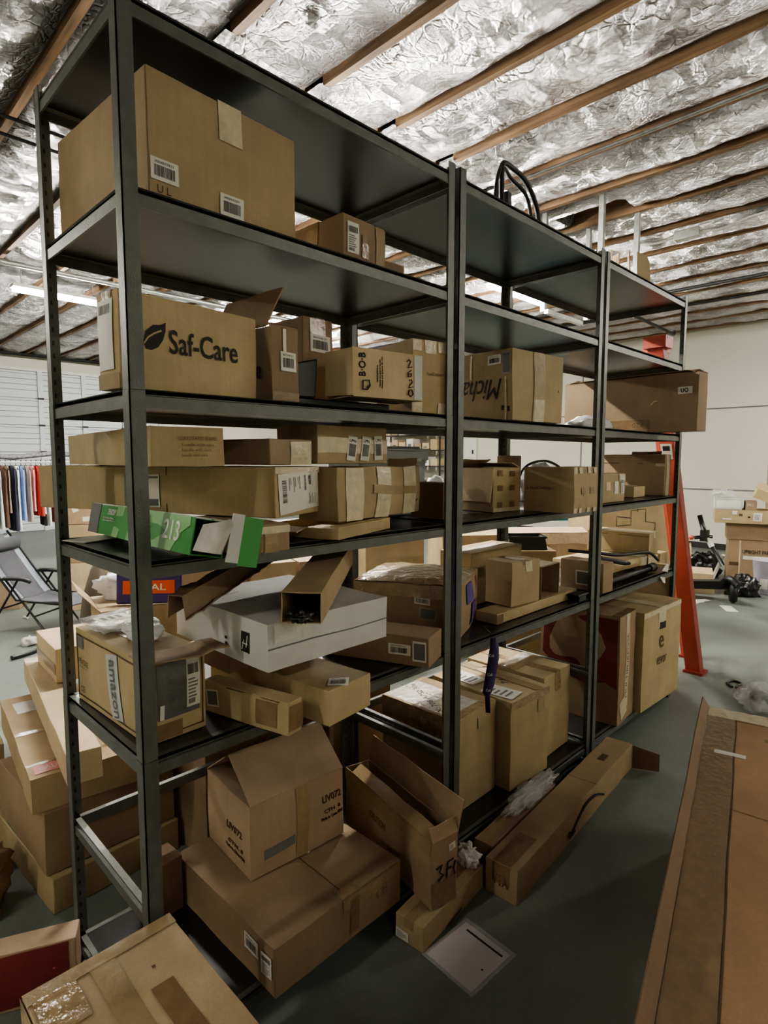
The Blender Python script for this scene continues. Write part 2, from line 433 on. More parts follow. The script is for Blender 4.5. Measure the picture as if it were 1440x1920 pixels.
        for k in (0, 1):
            gg = []
            for i in range(nu+1):
                row = []
                for j in range(nv+1):
                    t = j/nv; A = R(ang+curl*t)
                    d = Vector((0, 0, 1))*math.cos(A)+n*math.sin(A); nn = Vector((0, 0, 1))*-math.sin(A)+n*math.cos(A)
                    uu = U*(t0+(t1-t0)*i/nu)
                    base = s.pt(f, uu, V, .001)
                    p = base+d*(length*t)+along*(skew*t-inset*t*(1 if i > nu/2 else -1)*abs(2*i/nu-1))
                    p += nn*(th*k)+noise.noise_vector(p*9+Vector((s.seed, 0, 0)))*.003*t
                    row.append(bm.verts.new(p))
                gg.append(row)
            g.append(gg)
        for i in range(nu):
            for j in range(nv):
                bm.faces.new((g[0][i][j], g[0][i][j+1], g[0][i+1][j+1], g[0][i+1][j]))
                bm.faces.new((g[1][i][j], g[1][i+1][j], g[1][i+1][j+1], g[1][i][j+1]))
        for i in range(nu):
            bm.faces.new((g[0][i][nv], g[1][i][nv], g[1][i+1][nv], g[0][i+1][nv])); bm.faces.new((g[0][i][0], g[0][i+1][0], g[1][i+1][0], g[1][i][0]))
        for j in range(nv):
            bm.faces.new((g[0][0][j], g[1][0][j], g[1][0][j+1], g[0][0][j+1])); bm.faces.new((g[0][nu][j], g[0][nu][j+1], g[1][nu][j+1], g[1][nu][j]))
        bmesh.ops.recalc_face_normals(bm, faces=bm.faces)
        s.ch.append(('flap', bm, [mat or s.mats[0]], label)); return s
    def done(s):
        o = link(s.name, s.bm, s.mats)
        if s.open:
            md = o.modifiers.new('thickness', 'SOLIDIFY'); md.thickness = .004; md.offset = -1
        bevel(o, .0035, 2, 40)
        o.location = s.N; o.rotation_euler = s.rot
        tag(o, s.label, s.cat, s.group)
        for nm, bm, mats, lb in s.ch:
            c = link(nm, bm, mats, o)
            if lb: c['label'] = lb
        s.o = o
        return o
def box(label, N, yaw, a, b, h, mat=K1, **k):
    return Carton(k.pop('name', 'cardboard_box'), label, N, yaw, a, b, h, mat, **k)

# ------------------------------------------------------------------ camera
cam = bpy.data.cameras.new('camera'); co = bpy.data.objects.new('camera', cam); COL.objects.link(co)
yaw, pitch, roll = .7838, -.0898, .0005
fw = Vector((math.cos(yaw)*math.cos(pitch), math.sin(yaw)*math.cos(pitch), math.sin(pitch)))
rt = Vector((math.sin(yaw), -math.cos(yaw), 0)); up = rt.cross(fw)
r2 = math.cos(roll)*rt+math.sin(roll)*up; u2 = -math.sin(roll)*rt+math.cos(roll)*up
M = Matrix((r2, u2, -fw)).transposed().to_4x4(); M.translation = Vector((-.571, -1.415, 1.6725))
co.matrix_world = M
cam.sensor_fit = 'VERTICAL'; cam.sensor_height = 36; cam.lens = 1103.5*36/1920; cam.clip_start = .02; cam.clip_end = 100
SC.camera = co

# ------------------------------------------------------------------ room shell
X0, X1, Y0, Y1, ZC = -6., 11.5, -6., 14., 4.13
bm = bmesh.new(); poly(bm, [(X0, Y0, 0), (X1, Y0, 0), (X1, Y1, 0), (X0, Y1, 0)]); struct(link('floor', bm, FLOORM))
def wallq(name, pts, mat=WALLM):
    bm = bmesh.new(); poly(bm, pts); return struct(link(name, bm, mat))
bm = bmesh.new()
bx(bm, X1, X1+.12, Y0, Y1, 0, 4.45)
w = struct(link('wall_right', bm, WALLM))
bm = bmesh.new(); bx(bm, X0, X1, Y1, Y1+.12, 0, 4.45); struct(link('wall_back', bm, WALLM))
bm = bmesh.new(); bx(bm, X0-.12, X0, Y0, Y1, 0, 4.45); struct(link('wall_left', bm, WALLM))
bm = bmesh.new(); bx(bm, X0, X1, Y0-.12, Y0, 0, 4.45); struct(link('wall_front', bm, WALLM))
GREYSEAM = plain('seam_grey', (120, 118, 108), .8)  # grey of the wall's panel seams
for k, z in enumerate((2.6, 1.11)):
    bm = bmesh.new(); bx(bm, X1-.008, X1, Y0, Y1, z-.012, z+.012); struct(link('trim_%d' % (k+1), bm, GREYSEAM))
for k, y in enumerate((4.6, 6.4)):
    bm = bmesh.new(); bx(bm, X1-.008, X1, y-.012, y+.012, 0, ZC); struct(link('trim_%d' % (k+3), bm, GREYSEAM))
bm = bmesh.new(); bx(bm, X1-.02, X1, Y0, Y1, 0, .11); struct(link('baseboard_right', bm, BLACKR))

# ceiling: foil pillows between joists
PITCH = .655; XJ = [.0+PITCH*k for k in range(-9, 18)]; XJ = [x-.01 for x in XJ if X0 < x < X1+.3]
bm = bmesh.new()
ny = 320; NS = 12
for k in range(len(XJ)-1):
    xa, xb = XJ[k]+.02, XJ[k+1]-.02
    prev = None
    for j in range(ny+1):
        y = Y0+(Y1-Y0)*j/ny
        row = []
        for i in range(NS+1):
            t = i/NS; x = xa+(xb-xa)*t
            sag = .10*(1-(2*t-1)**4)+.02*math.sin(PI*t)
            n = noise.noise(Vector((x*2.2, y*1.5, 1.7)))*.034+noise.noise(Vector((x*6, y*4, 4.2)))*.022+(abs(noise.noise(Vector((x*3.0, y*7, 8.2))))-.25)*.030
            z = ZC-.065-sag*.62+n*math.sin(PI*t)**.5
            if 4.80 < x < 5.25 and .95 < y < 1.62: z = ZC+.16
            row.append(bm.verts.new((x, y, z)))
        if prev:
            for i in range(NS):
                f = bm.faces.new((prev[i], row[i], row[i+1], prev[i+1])); f.smooth = True
        prev = row
for x in XJ:
    if 1.0 < x < 4.2:
        q = [[bm.verts.new((x-.06+.12*i/4, 1.605+.23*j/4, 3.998+.010*noise.noise(Vector((x+i, j*.9, 2))))) for j in range(5)] for i in range(5)]
        for i in range(4):
            for j in range(4): bm.faces.new((q[i][j], q[i][j+1], q[i+1][j+1], q[i+1][j])).smooth = True
bx(bm, X0-.1, X1+.1, Y0-.1, Y1+.1, ZC+.2, ZC+.3, 1)
HOLE = plain('dark_olive_panel', (86, 90, 68), .8)
ceil = struct(link('ceiling', bm, [FOIL, HOLE]))
def joist(x, y0, y1):
    bm = bmesh.new(); rnd = random.Random(int(x*100+y0*10)); n = 24; hw = .024
    pr = None
    for j in range(n+1):
        y = y0+(y1-y0)*j/n; d = noise.noise(Vector((x*3, y*.8, 0)))*.008
        ring = [bm.verts.new(p) for p in ((x-hw+d, y, 4.0+d*.4), (x+hw+d, y, 4.0+d*.3), (x+hw, y, 4.19), (x-hw, y, 4.19))]
        if pr:
            for i in range(4): bm.faces.new((pr[i], ring[i], ring[(i+1) % 4], pr[(i+1) % 4]))
        else: bm.faces.new(ring)
        pr = ring
    bm.faces.new(pr[::-1])
    return link('joist', bm, WOOD, ceil)
for x in XJ:
    if 1.0 < x < 4.2:
        joist(x, Y0, 1.62); joist(x, 1.80, Y1)
    else: joist(x, Y0, Y1)
# olive recess where a foil batt is missing: side boards
bm = bmesh.new(); bx(bm, 4.80, 5.25, .93, .95, 4.05, 4.3); bx(bm, 4.80, 5.25, 1.62, 1.64, 4.05, 4.3); link('recess_board', bm, HOLE, ceil)

# sectional door on the back wall
bm = bmesh.new()
dz = 3.66; dx0, dx1 = -3.0, 6.4; yd = Y1-.06
for k in range(6):
    z0 = k*dz/6+.008; z1 = (k+1)*dz/6-.008
    bx(bm, dx0, dx1, yd, Y1, z0, z1)
    for r in range(4):
        zz = z0+.05+(z1-z0-.1)*(r+.5)/4
        bx(bm, dx0+.05, dx1-.05, yd-.012, yd, zz-.055, zz+.055)
        bx(bm, dx0+.05, dx1-.05, yd-.013, yd, zz+.055, zz+.066, 1)
d = struct(link('door_1', bm, [DOORM, plain('door_seam', (118, 122, 126), .6)]))
bm = bmesh.new()
for x in [dx0+(dx1-dx0)*k/10 for k in range(11)]: bx(bm, x-.05, x+.05, yd-.05, yd-.014, 0, dz)
link('stile', bm, DOORM, d)
bm = bmesh.new()
for x in [dx0+(dx1-dx0)*k/10 for k in range(11)]:
    for k in range(1, 6): bx(bm, x-.06, x+.06, yd-.075, yd-.05, k*dz/6-.02, k*dz/6+.02)
link('hinge', bm, BLACKR, d)
bm = bmesh.new(); bx(bm, dx0-.1, dx1+.1, yd-.05, Y1, dz, dz+.07); link('head_rail', bm, WHITE, d)
bm = bmesh.new(); tube(bm, [(-2.6, 13.6, 3.98), (6.2, 13.6, 3.98)], .045, 10); link('spring_shaft', bm, BLACKR, d)
bm = bmesh.new(); bx(bm, dx0, dx1, 13.7, 14, 4.06, 4.13); link('header_board', bm, WHITE, d)
# small panelled door on the right wall
bm = bmesh.new(); ya, yb = 7.42, 8.22
bx(bm, X1-.05, X1, ya, yb, 0.01, 2.1)
for y0, y1 in ((ya+.1, ya+.36), (ya+.44, ya+.7)):
    for z0, z1 in ((.2, .8), (.95, 1.5), (1.6, 1.98)): bx(bm, X1-.062, X1-.05, y0, y1, z0, z1)
d2 = struct(link('door_2', bm, WHITE))
bm = bmesh.new(); bx(bm, X1-.06, X1, ya-.09, ya, 0, 2.19); bx(bm, X1-.06, X1, yb, yb+.09, 0, 2.19); bx(bm, X1-.06, X1, ya, yb, 2.1, 2.19); link('frame', bm, WHITE, d2)
bm = bmesh.new()
for z in (.3, 1.1, 1.85): bx(bm, X1-.075, X1-.05, ya-.01, ya+.03, z-.05, z+.05)
link('hinge', bm, BLACKR, d2)
bm = bmesh.new(); tube(bm, [(X1-.05, yb-.07, 1.0), (X1-.11, yb-.07, 1.0), (X1-.11, yb-.19, 1.0)], .014, 8); link('handle', bm, BLACKR, d2)

# pipes and conduits under the ceiling
def pipe(name, pts, r, mat, label, cat='pipe'):
    bm = bmesh.new(); tube(bm, pts, r, 10); return tag(link(name, bm, mat), label, cat)
pipe('hanging_conduit', [(3.80, -5.9, 3.972), (3.84, 1.6, 3.972)], .014, GALV, 'bright metal conduit running along a joist above the middle shelf')
pipe('hanging_pipe', [(7.86, -5.9, 3.9), (7.86, 13.6, 3.9)], .022, BLACKR, 'nearer of two thin dark pipes hung across the far ceiling', 'pipe')
pipe('hanging_pipe', [(8.75, -5.9, 3.9), (8.75, 13.6, 3.9)], .022, BLACKR, 'farther of two thin dark pipes hung across the far ceiling', 'pipe')
pipe('hanging_pipe', [(7.6, 1.98, 3.62), (8.9, 2.0, 3.61), (9.23, 2.0, 3.60), (9.25, 2.0, 3.66)], .022, BLACKR, 'short dark pipe with a knob end below the ceiling', 'pipe')
pipe('hanging_pipe', [(-5.8, 6.63, 3.93), (6, 6.63, 3.93)], .03, GALV, 'long grey pipe above the fluorescent light at the left', 'pipe')
pipe('hanging_conduit', [(-5.8, 3.50, 3.95), (1.2, 3.57, 3.95)], .012, BLACKR, 'upper of two thin dark lines crossing the ceiling at far left', 'pipe')
pipe('hanging_conduit', [(-5.8, 3.24, 3.95), (1.2, 3.31, 3.95)], .012, BLACKR, 'lower of two thin dark lines crossing the ceiling at far left', 'pipe')
t = empty('hanging_junction_box', 'small grey junction box with a cable on the ceiling at right', 'electrical box', (6.0, .78, 3.9))
bm = bmesh.new(); bx(bm, -.05, .05, -.12, .12, 0, .09); bevel(link('cover', bm, GALV, t), .006)
bm = bmesh.new(); tube(bm, spline([(0, -.12, .05), (.02, -.3, .03), (.03, -.6, .08), (.05, -1.2, .09)]), .012, 6); tube(bm, spline([(0, .12, .05), (-.02, .3, .03), (0, .5, .08)]), .012, 6); link('cable', bm, WHITE, t)

# hung steel cradle
t = empty('ceiling_hanger', 'four galvanised steel struts hanging from the joists behind the rack', 'hanger', (4.98, 1.3, 3.1))
for x, y in ((-.29, .34), (-.29, -.225), (.33, .2), (.28, -.31)):
    bm = bmesh.new(); bx(bm, x-.022, x+.022, y-.022, y+.022, 0, .96); bx(bm, x-.05, x+.05, y-.03, y+.03, .945, .96); link('strut', bm, GALV, t)
for y in (-.27, .27):
    bm = bmesh.new(); bx(bm, -.36, .36, y-.02, y+.02, -.04, 0); link('crossbar', bm, GALV, t)

# ------------------------------------------------------------------ lights
def fixture(label, x, y, z, L=1.2, strength=40, along='x', w=.16):
    t = empty('fluorescent_light', label, 'light fixture', (x, y, z), (0, 0, 0 if along == 'x' else PI/2))
    bm = bmesh.new(); bx(bm, -L/2, L/2, -w/2, w/2, .03, .07); link('housing', bm, WHITE, t)
    bm = bmesh.new()
    for s in (-1, 1): tube(bm, [(-L/2+.02, s*w*.28, .005), (L/2-.02, s*w*.28, .005)], .019, 8)
    key = 'tube_glow_%d' % int(strength*10)
    if key not in MATS:
        m = bpy.data.materials.new(key); m.use_nodes = True; nt = m.node_tree; nt.nodes.clear()
        e = nt.nodes.new('ShaderNodeEmission'); e.inputs[0].default_value = (1., .955, .86, 1); e.inputs[1].default_value = strength
        o = nt.nodes.new('ShaderNodeOutputMaterial'); nt.links.new(e.outputs[0], o.inputs[0]); MATS[key] = m
    link('tube', bm, MATS[key], t)
    for s in (-1, 1):
        bm = bmesh.new(); tube(bm, [(s*L*.4, 0, .07), (s*L*.4, 0, 4.0-z)], .006, 6); link('hanger_rod', bm, GALV, t)
    return t
fixture('glowing fluorescent strip light hung over the lounge chair and clothes', 1.99, 7.05, 3.74, 1.05, 120)
fixture('fluorescent strip light hung just behind the top of the rack', 2.6, 2.5, 3.66, 2.4, 120)
fixture('fluorescent strip light seen through the gap under the top shelf', 6.45, 3.05, 3.86, 1.3, 130)
fixture('fluorescent strip light far off above the right-hand carton pile', 8.3, -2.6, 3.70, 1.3, 110)
fixture('fluorescent strip light over the back of the hall', 6.5, 8.5, 3.8, 2.4, 130)
fixture('fluorescent strip light over the far left of the hall', -2.0, 6.8, 3.8, 1.3, 90)
fixture('added fill strip light over the open floor left of the rack end', -4.2, .2, 3.8, 2.4, 40)  # unseen lamp added as fill for the rack end and near cartons
fixture('added fill strip light over the aisle behind the viewer', -1.6, -4.6, 3.8, 2.4, 10)  # front fill, added out of view to lift the carton fronts
fixture('added fill strip light over the aisle to the right', 4.6, -4.4, 3.8, 2.4, 24)  # added out of view to fill the aisle-facing sides
wd = bpy.data.worlds.new('world'); SC.world = wd; wd.use_nodes = True
wd.node_tree.nodes['Background'].inputs[0].default_value = (.9, .92, 1, 1); wd.node_tree.nodes['Background'].inputs[1].default_value = .05

# ------------------------------------------------------------------ the rack
W_, D_, GAP = 1.2216, .61, .0275
D1, D2, D3, D4, D5, D6 = .09, .917, 1.422, 1.840, 2.306, 2.722
DB = .503
def post(parent, cx, cy, sx, sy):
    """L-section post with its outer corner at (cx, cy); sx, sy point inward"""
    w = .038; t = .0032
    bm = bmesh.new()
    for z0, z1, g in ((0, D2-.004, .0014), (D2-.003, D4-.004, .0008), (D4-.003, 2.752, 0)):
        ax, ay = cx-sx*g, cy-sy*g
        for (x0, x1, y0, y1) in ((ax, ax+sx*(w+g), ay, ay+sy*t), (ax, ax+sx*t, ay, ay+sy*(w+g))):
            bx(bm, min(x0, x1), max(x0, x1), min(y0, y1), max(y0, y1), z0, z1)
    # keyhole slots on the inner sides
    for k in range(68):
        z = .06+.04*k
        x = cx+sx*(t+.0004)
        poly(bm, [(x, cy+sy*.016, z), (x, cy+sy*.023, z), (x, cy+sy*.022, z+.014), (x, cy+sy*.017, z+.014)], 1)
        y = cy+sy*(t+.0004)
        poly(bm, [(cx+sx*.016, y, z), (cx+sx*.023, y, z), (cx+sx*.022, y, z+.014), (cx+sx*.017, y, z+.014)], 1)
    bmesh.ops.recalc_face_normals(bm, faces=bm.faces)
    return link('post', bm, [STEEL, STEELD], parent)
def beam(parent, p0, p1, inward, z, name='beam', hb=.046):
    """stepped shelf beam from p0 to p1; top lip at z, inward = direction into the rack"""
    p0 = Vector((*p0, 0)); p1 = Vector((*p1, 0)); n = Vector((*inward, 0))
    prof = [(.0035, -hb), (.0035, -.017), (.012, -.014), (.012, -.003), (.008, 0), (.026, 0), (.026, -.012), (.009, -.020), (.009, -hb)]
    bm = bmesh.new(); rings = [[bm.verts.new(p+n*d+Vector((0, 0, z+h))) for d, h in prof] for p in (p0, p1)]
    k = len(prof)
    for i in range(k): bm.faces.new((rings[0][i], rings[0][(i+1) % k], rings[1][(i+1) % k], rings[1][i]))
    bm.faces.new(rings[0][::-1]); bm.faces.new(rings[1])
    bmesh.ops.recalc_face_normals(bm, faces=bm.faces)
    return link(name, bm, STEEL, parent)
def deck(parent, z):
    bm = bmesh.new(); bx(bm, .012, W_-.012, .012, D_-.012, z-.014, z-.001)
    o = link('shelf_deck', bm, [DECK, STEEL], parent); bevel(o, .002, 1); return o
labels = ['near shelving unit, loaded with the tall flat cartons and the green printed box',
          'middle shelving unit, with the black cable coil lying on its top shelf',
          'far shelving unit, beside the red ladder']
for k in range(3):
    x = k*(W_+GAP)
    t = empty('shelving_unit', labels[k], 'shelving unit', (x, 0, 0), group='bays of the charcoal steel rack')
    post(t, 0, 0, 1, 1); post(t, W_, 0, -1, 1); post(t, 0, D_, 1, -1); post(t, W_, D_, -1, -1)
    for z in (D1, D2, D3, D4, D5, D6):
        beam(t, (.004, 0), (W_-.004, 0), (0, 1), z); beam(t, (.004, D_), (W_-.004, D_), (0, -1), z)
        beam(t, (0, .004), (0, D_-.004), (1, 0), z); beam(t, (W_, .004), (W_, D_-.004), (-1, 0), z)
        deck(t, z)
    beam(t, (0, .004), (0, D_-.004), (1, 0), DB, 'brace'); beam(t, (W_, .004), (W_, D_-.004), (-1, 0), DB, 'brace')
    beam(t, (.004, D_), (W_-.004, D_), (0, -1), DB, 'brace')
# ------------------------------------------------------------------ shelf 5 (second from the top), near bay
c = box('biggest carton on the upper shelf, with two barcode stickers and a pale tape tab', (.078, .030, D5+.001), 3.7, .457, .536, .298, K1, wear=.002)
c.sticker('R', .004, .040, .074, .052, 0, 'barcode', 'white barcode sticker at the lower corner', title='X004B7YR13'); c.sticker('R', .197, .012, .072, .055, 0, 'barcode', 'white barcode sticker at the lower edge', title='X0029LKQ5V')
c.tape('R', .197, .20, .072, .100, TAPEP, label='pale tape tab'); c.tape('T', .197, 0, .072, .536, TAPEP)
c.text('R', 'U', .020, .012, .018, INKB).text('R', 'L', .046, .012, .018, INKB)
c.done()
c = box('small taped carton with a code label on the upper shelf, right of the biggest carton', (.757, .1, D5+.001), 2.6, .206, .30, .173, K3)
c.sticker('R', .018, .050, .052, .10, 0, 'ups', 'white label with three code rows'); c.seam('x', .06, .09, TAPE); c.tape('R', .085, .045, .03, .075, TAPED); c.tape('R', .155, .0, .05, .165, TAPE)
c.done()
box('low plain carton on the upper shelf, behind the small taped carton', (1.085, .25, D5+.001), -6, .118, .2, .132, K3).done()

# ------------------------------------------------------------------ shelf 4, near bay
c = box('tan carton printed with a dark leaf and a large two-part word', (0.0, .045, D4+.003), 6, .41, .11, .235, K2, wear=.003)
c.text('R', 'Saf-Care', .128, .098, .060, INK, 0, w=.212, bold=.012)
leaf = [(.060, .118), (.066, .142), (.085, .160), (.106, .164), (.120, .172), (.119, .150), (.112, .128), (.098, .108), (.080, .098), (.066, .100)]
c.shape('R', leaf, INK)
c.stroke('R', [(.061, .112), (.072, .128), (.088, .140), (.108, .150)], .004, K2, .0022)
c.sticker('L', .010, .045, .078, .168, 0, 'tall', 'tall white label with a barcode')
c.tape('L', 0, 0, .11, .036, TAPE)
c.seam('x', .05, .03, TAPE)
c.done()
c = box('narrow carton on end showing the letter e, with a small barcode sticker', (.434, .05, D4+.001), 2.2, .10, .42, .218, K3, open_top=True)
c.text('L', 'Saf-Care', .160, .070, .055, INK, 0, w=.21, bold=.012)
c.sticker('R', .030, .090, .060, .056, 0, 'barcode', 'white barcode sticker'); c.tape('R', .040, .14, .012, .074, TAPEP); c.tape('R', 0, 0, .1, .03, TAPED)
c.flap('L', .14, -28, .25, .95, label='raised flap'); c.flap('R', .05, -70); c.flap('B', .05, 20)
c.done()
c = box('upright carton with a barcode sticker, back behind the letter e carton', (.701, .25, D4+.001), .2, .135, .2, .325, K3)
c.sticker('R', .030, .205, .090, .060, 0, 'barcode', 'white barcode sticker'); c.seam('y', .06, .06, TAPED); c.tape('R', .03, .265, .07, .055, TAPE)
c.done()
# black liner case with tray under the tilted box
t = empty('storage_case', 'black plastic case lying open behind the box handwritten 2620', 'case', (.546, .128, D4+.001), (0, 0, R(-4)))
bm = bmesh.new()
poly_pts = [(0, 0, .028), (.108, 0, .03), (.118, 0, .158), (-.012, 0, .125)]
a = [bm.verts.new(p) for p in poly_pts]; b2 = [bm.verts.new((p[0], p[1]+.112, p[2])) for p in poly_pts]
bm.faces.new(a); bm.faces.new(b2[::-1])
for i in range(4): bm.faces.new((a[i], b2[i], b2[(i+1) % 4], a[(i+1) % 4]))
bmesh.ops.recalc_face_normals(bm, faces=bm.faces); bevel(link('lid', bm, BLACKP, t), .006)
bm = bmesh.new(); bx(bm, -.005, .44, .01, .112, 0, .030); bevel(link('tray', bm, BLACKP, t), .006)
c = box('tan box with a badge, handwritten 2620 and a white end strip', (.728, .02, D4+.036), -8.8, .29, .155, .158, KP, open_end='L', wear=.002)
c.text('R', 'B\u00b7O\u00b7B', .046, .066, .026, INK, 90, w=.075, bold=.01)
c.stroke('R', [(.034, .024), (.034, .052), (.058, .054), (.062, .036), (.052, .024), (.034, .024)], .003, INK)
c.shape('R', [(.046, .028), (.058, .040), (.054, .030)], INK)
for k, (u, v0, l) in enumerate(((.092, .05, .055), (.103, .035, .09), (.112, .03, .105))): c.text('R', 'roasted and ground for you', u+.004, v0, .006, INKB, 90, w=l)
for ch, pts in (('2', [(.218, .128), (.226, .136), (.234, .130), (.228, .118), (.222, .108), (.240, .112)]),
                ('6', [(.236, .100), (.222, .092), (.222, .078), (.236, .080), (.236, .090), (.226, .088)]),
                ('2', [(.226, .066), (.236, .070), (.240, .060), (.230, .052), (.224, .042), (.244, .046)]),
                ('0', [(.226, .034), (.238, .036), (.244, .022), (.234, .012), (.224, .020), (.226, .034)])):
    c.stroke('R', [(u-.0, v) for u, v in pts], .0028, INK)
c.quad('R', .252, .002, .036, .154, PAPERW, .0022)
hb = c.done()
bm = bmesh.new(); g = [[bm.verts.new((-.050*i/4, .088*i/4+.004*noise.noise(Vector((i, j, 3))), .003+.152*j/4-(.010*i/4 if j == 4 else 0))) for j in range(5)] for i in range(5)]
for i in range(4):
    for j in range(4): bm.faces.new((g[i][j], g[i+1][j], g[i+1][j+1], g[i][j+1]))
o = link('flap', bm, KP, hb); o.modifiers.new('t', 'SOLIDIFY').thickness = .004; o['label'] = 'open end flap'
c = box('taped tan carton with a small printed line, right behind the box handwritten 2620', (1.045, .05, D4+.001), -12, .160, .243, .268, K2)
c.text('R', 'FoodContainer-1', .060, .140, .012, INKB, 0, w=.088); c.seam('y', .05, .05, TAPEP)
for u in (.0, .115): c.tape('R', u, .225, .04, .04, TAPEP); c.tape('R', u, .0, .045, .04, TAPEP)
c.done()
# shelf 4, middle and far bays
c = box('cube carton with an upside-down handwritten name in the middle bay', (1.640, .01, D4+.001), -3.8, .393, .4, .309, K2, wear=.004)
c.text('L', 'Michael', .345, .185, .090, INK, 180, w=.30, shear=.35)
c.sticker('L', .268, .246, .074, .040, 2, 'barcode', 'white barcode sticker'); c.sticker('L', .350, .198, .046, .10, 2, 'window', 'clear pouch with a grey slip', 'clear_pouch', FILM)
c.tape('L', .362, 0, .010, .19, TAPEP); c.tape('L', .166, .19, .010, .11, TAPEP)
c.tape('R', .15, .0, .085, .305, TAPE); c.tape('R', .16, .0, .075, .10, TAPEP)
c.quad('R', .348, .14, .006, .012, INK); c.quad('L', .345, .045, .012, .022, INK); c.quad('L', .375, .04, .012, .022, INK)
c.seam('y', .07, .02, TAPE)
c.done()
c = box('long carton sticking out of the far bay toward the aisle, with a small white sticker', (3.242, -.24, D4+.001), -5, .125, .9, .348, K3, open_top=True, wear=.004)
c.sticker('L', .782, .224, .085, .042, 0, 'plain', 'white sticker with two letters'); c.text('L', 'UO', .798, .232, .026, INK, 0, w=.046, bold=.02, off=.0046)
c.tape('L', .36, .006, .25, .075, TAPED); c.text('L', 'ozx', .50, .03, .03, INKB, 0, w=.08)
c.flap('R', .10, -80, label='torn top flap', mat=K5); c.flap('L', .12, -80, 0, .97); c.flap('E', .12, -84); c.flap('B', .1, -80)
c.stroke('L', [(.62, .17), (.64, .19), (.66, .19)], .008, KP)
c.done()
o = crumple('bubble_wrap', FILMW, (.20, .10, .05), 3, (2.75, .20, D4), amp=.3)
tag(o, 'clear bubble wrap lying on the shelf behind the long carton', 'bubble wrap')

# ------------------------------------------------------------------ shelf 3, near bay
c = Carton('printed_carton', 'green printed box marked 213 with a torn open white end', (.070, -.135, D3+.027), -1.0, .085, .70, .092, GREEN, rx=-.4, ry=12, wear=.003, open_end='R')
c.quad('L', .0, 0, .085, .092, INKG, .0016)
c.shape('L', [(.20, .0), (.245, .0), (.275, .092), (.22, .092)], GREENL)
c.shape('L', [(.31, .0), (.60, .0), (.645, .05), (.685, .070), (.68, .092), (.345, .092)], GREENL)
c.text('L', '213', .555, .028, .048, WHITE, 0, w=.085, bold=.01, off=.0042)
c.text('L', 'ZHOP', .155, .062, .018, WHITE, 0, w=.06, off=.0042); c.text('L', 'Air13', .40, .060, .020, WHITE, 0, w=.06, off=.0042)
for v in (.052, .044): c.text('L', 'lightweight soft liner', .125, v-.004, .006, WHITE, 0, w=.09, off=.0042)
c.text('L', 'Passenger', .41, .045, .010, WHITE, 0, w=.065, off=.0042)
c.quad('T', .0, 0, .085, .69, PAPERW, .0016)
c.flap('L', .0, 0) if False else None
bm = bmesh.new()
for f, u0, v0, ww, hh in (('B', .004, .004, .077, .09),): c.quad(f, u0, v0, ww, hh, None, -.02, 0, bm, 0)
c.ch.append(('liner', bm, [PAPERW], 'white crumpled lining'))
gr = c.done()
bm = bmesh.new()   # torn end flap hanging off the open end
bx(bm, .070, .100, -.050, -.046, -.004, .112, 0); bx(bm, .100, .150, -.048, -.044, -.010, .108, 1)
bm.transform(Matrix.Rotation(R(-8), 4, 'Z'))
o = link('end_flap', bm, [PAPERW, GREEN], gr); o['label'] = 'white and green torn end flap'
bm = bmesh.new(); pr = None
for i in range(9):
    x = .004+.076*i/8; ring = [bm.verts.new((x, -.004-.05*math.sin(PI*i/8)-.03*j/4, .012+.085*j/4*(1-.25*abs(i/4-1)))) for j in range(5)]
    if pr:
        for j in range(4): bm.faces.new((pr[j], ring[j], ring[j+1], pr[j+1]))
    pr = ring
link('liner', bm, plain('grey_liner', (200, 196, 188), .7, var=.2, scale=20), gr, smooth=True)
bm = bmesh.new()
for i in range(3): bx(bm, .0+.0, .14, .0, .10, .0008*i, .0008*i+.0006)
o = link('paper_sheets', bm, PAPER, loc=(.03, .44, D3+.001), rot=(0, 0, R(20))); tag(o, 'loose white papers at the rear corner of the shelf, behind the green box', 'papers')

c = box('taped carton end standing on the shelf just right of the green printed box', (.232, -.095, D3+.001), -2, .150, .36, .076, K3)
c.tape('R', .03, 0, .03, .07, TAPED); c.tape('R', .07, .0, .045, .07, TAPE); c.tape('R', .0, .052, .15, .02, TAPEP); c.done()
c = box('very long flat carton with a large white shipping label on its end', (.404, 0, 1.501), 20.8, .244, 1.006, .149, K2, wear=.003)
c.sticker('R', .020, .008, .220, .118, 3, 'ship', 'large white shipping label'); c.sticker('L', .425, .020, .15, .104, 0, 'plain', 'white label with grey bands')
c.quad('L', .43, .024, .14, .022, INKG, .0040); c.quad('L', .43, .112, .14, .006, INKG, .0040); c.quad('L', .425, .02, .018, .104, INKG, .0042)
c.stroke('L', [(.60, .0), (.602, .15)], .003, INKB)
c.tape('R', 0, .128, .244, .02, TAPEP); c.done()
c = box('long low carton on top of the very long flat carton, near the rack end', (.080, .079, 1.653), -5.4, .200, .911, .105, K2)
c.text('R', 'CORRUGATED BOARD', .07, .070, .010, INKF, 0, w=.11)
for k in range(3): c.text('R', 'handle with care', .08, .054-.014*k, .008, INKF, 0, w=.09-.01*k)
c.done()
c = box('battered small carton with a dark side, on top of the very long flat carton', (.430, .06, 1.654), 9, .180, .34, .080, K4)
c.tape('R', .085, 0, .09, .072, TAPEP); c.done()
c = box('carton with three barcode stickers in a row on a band of tape', (.640, .10, 1.656), 5, .355, .2, .130, K1)
c.tape('R', .0, .035, .355, .052, TAPEP)
for u in (.135, .205, .280): c.sticker('R', u, .012, .046, .086, -6 if u < .25 else 3, 'barcode', 'crooked white barcode sticker', title='LPN')
c.seam('x', .05, .04, TAPE); c.done()
c = box('crushed carton criss-crossed with pale tape at the front of the shelf', (.658, .02, 1.469), 10, .500, .17, .180, K1, wear=.007, bulge=.008)
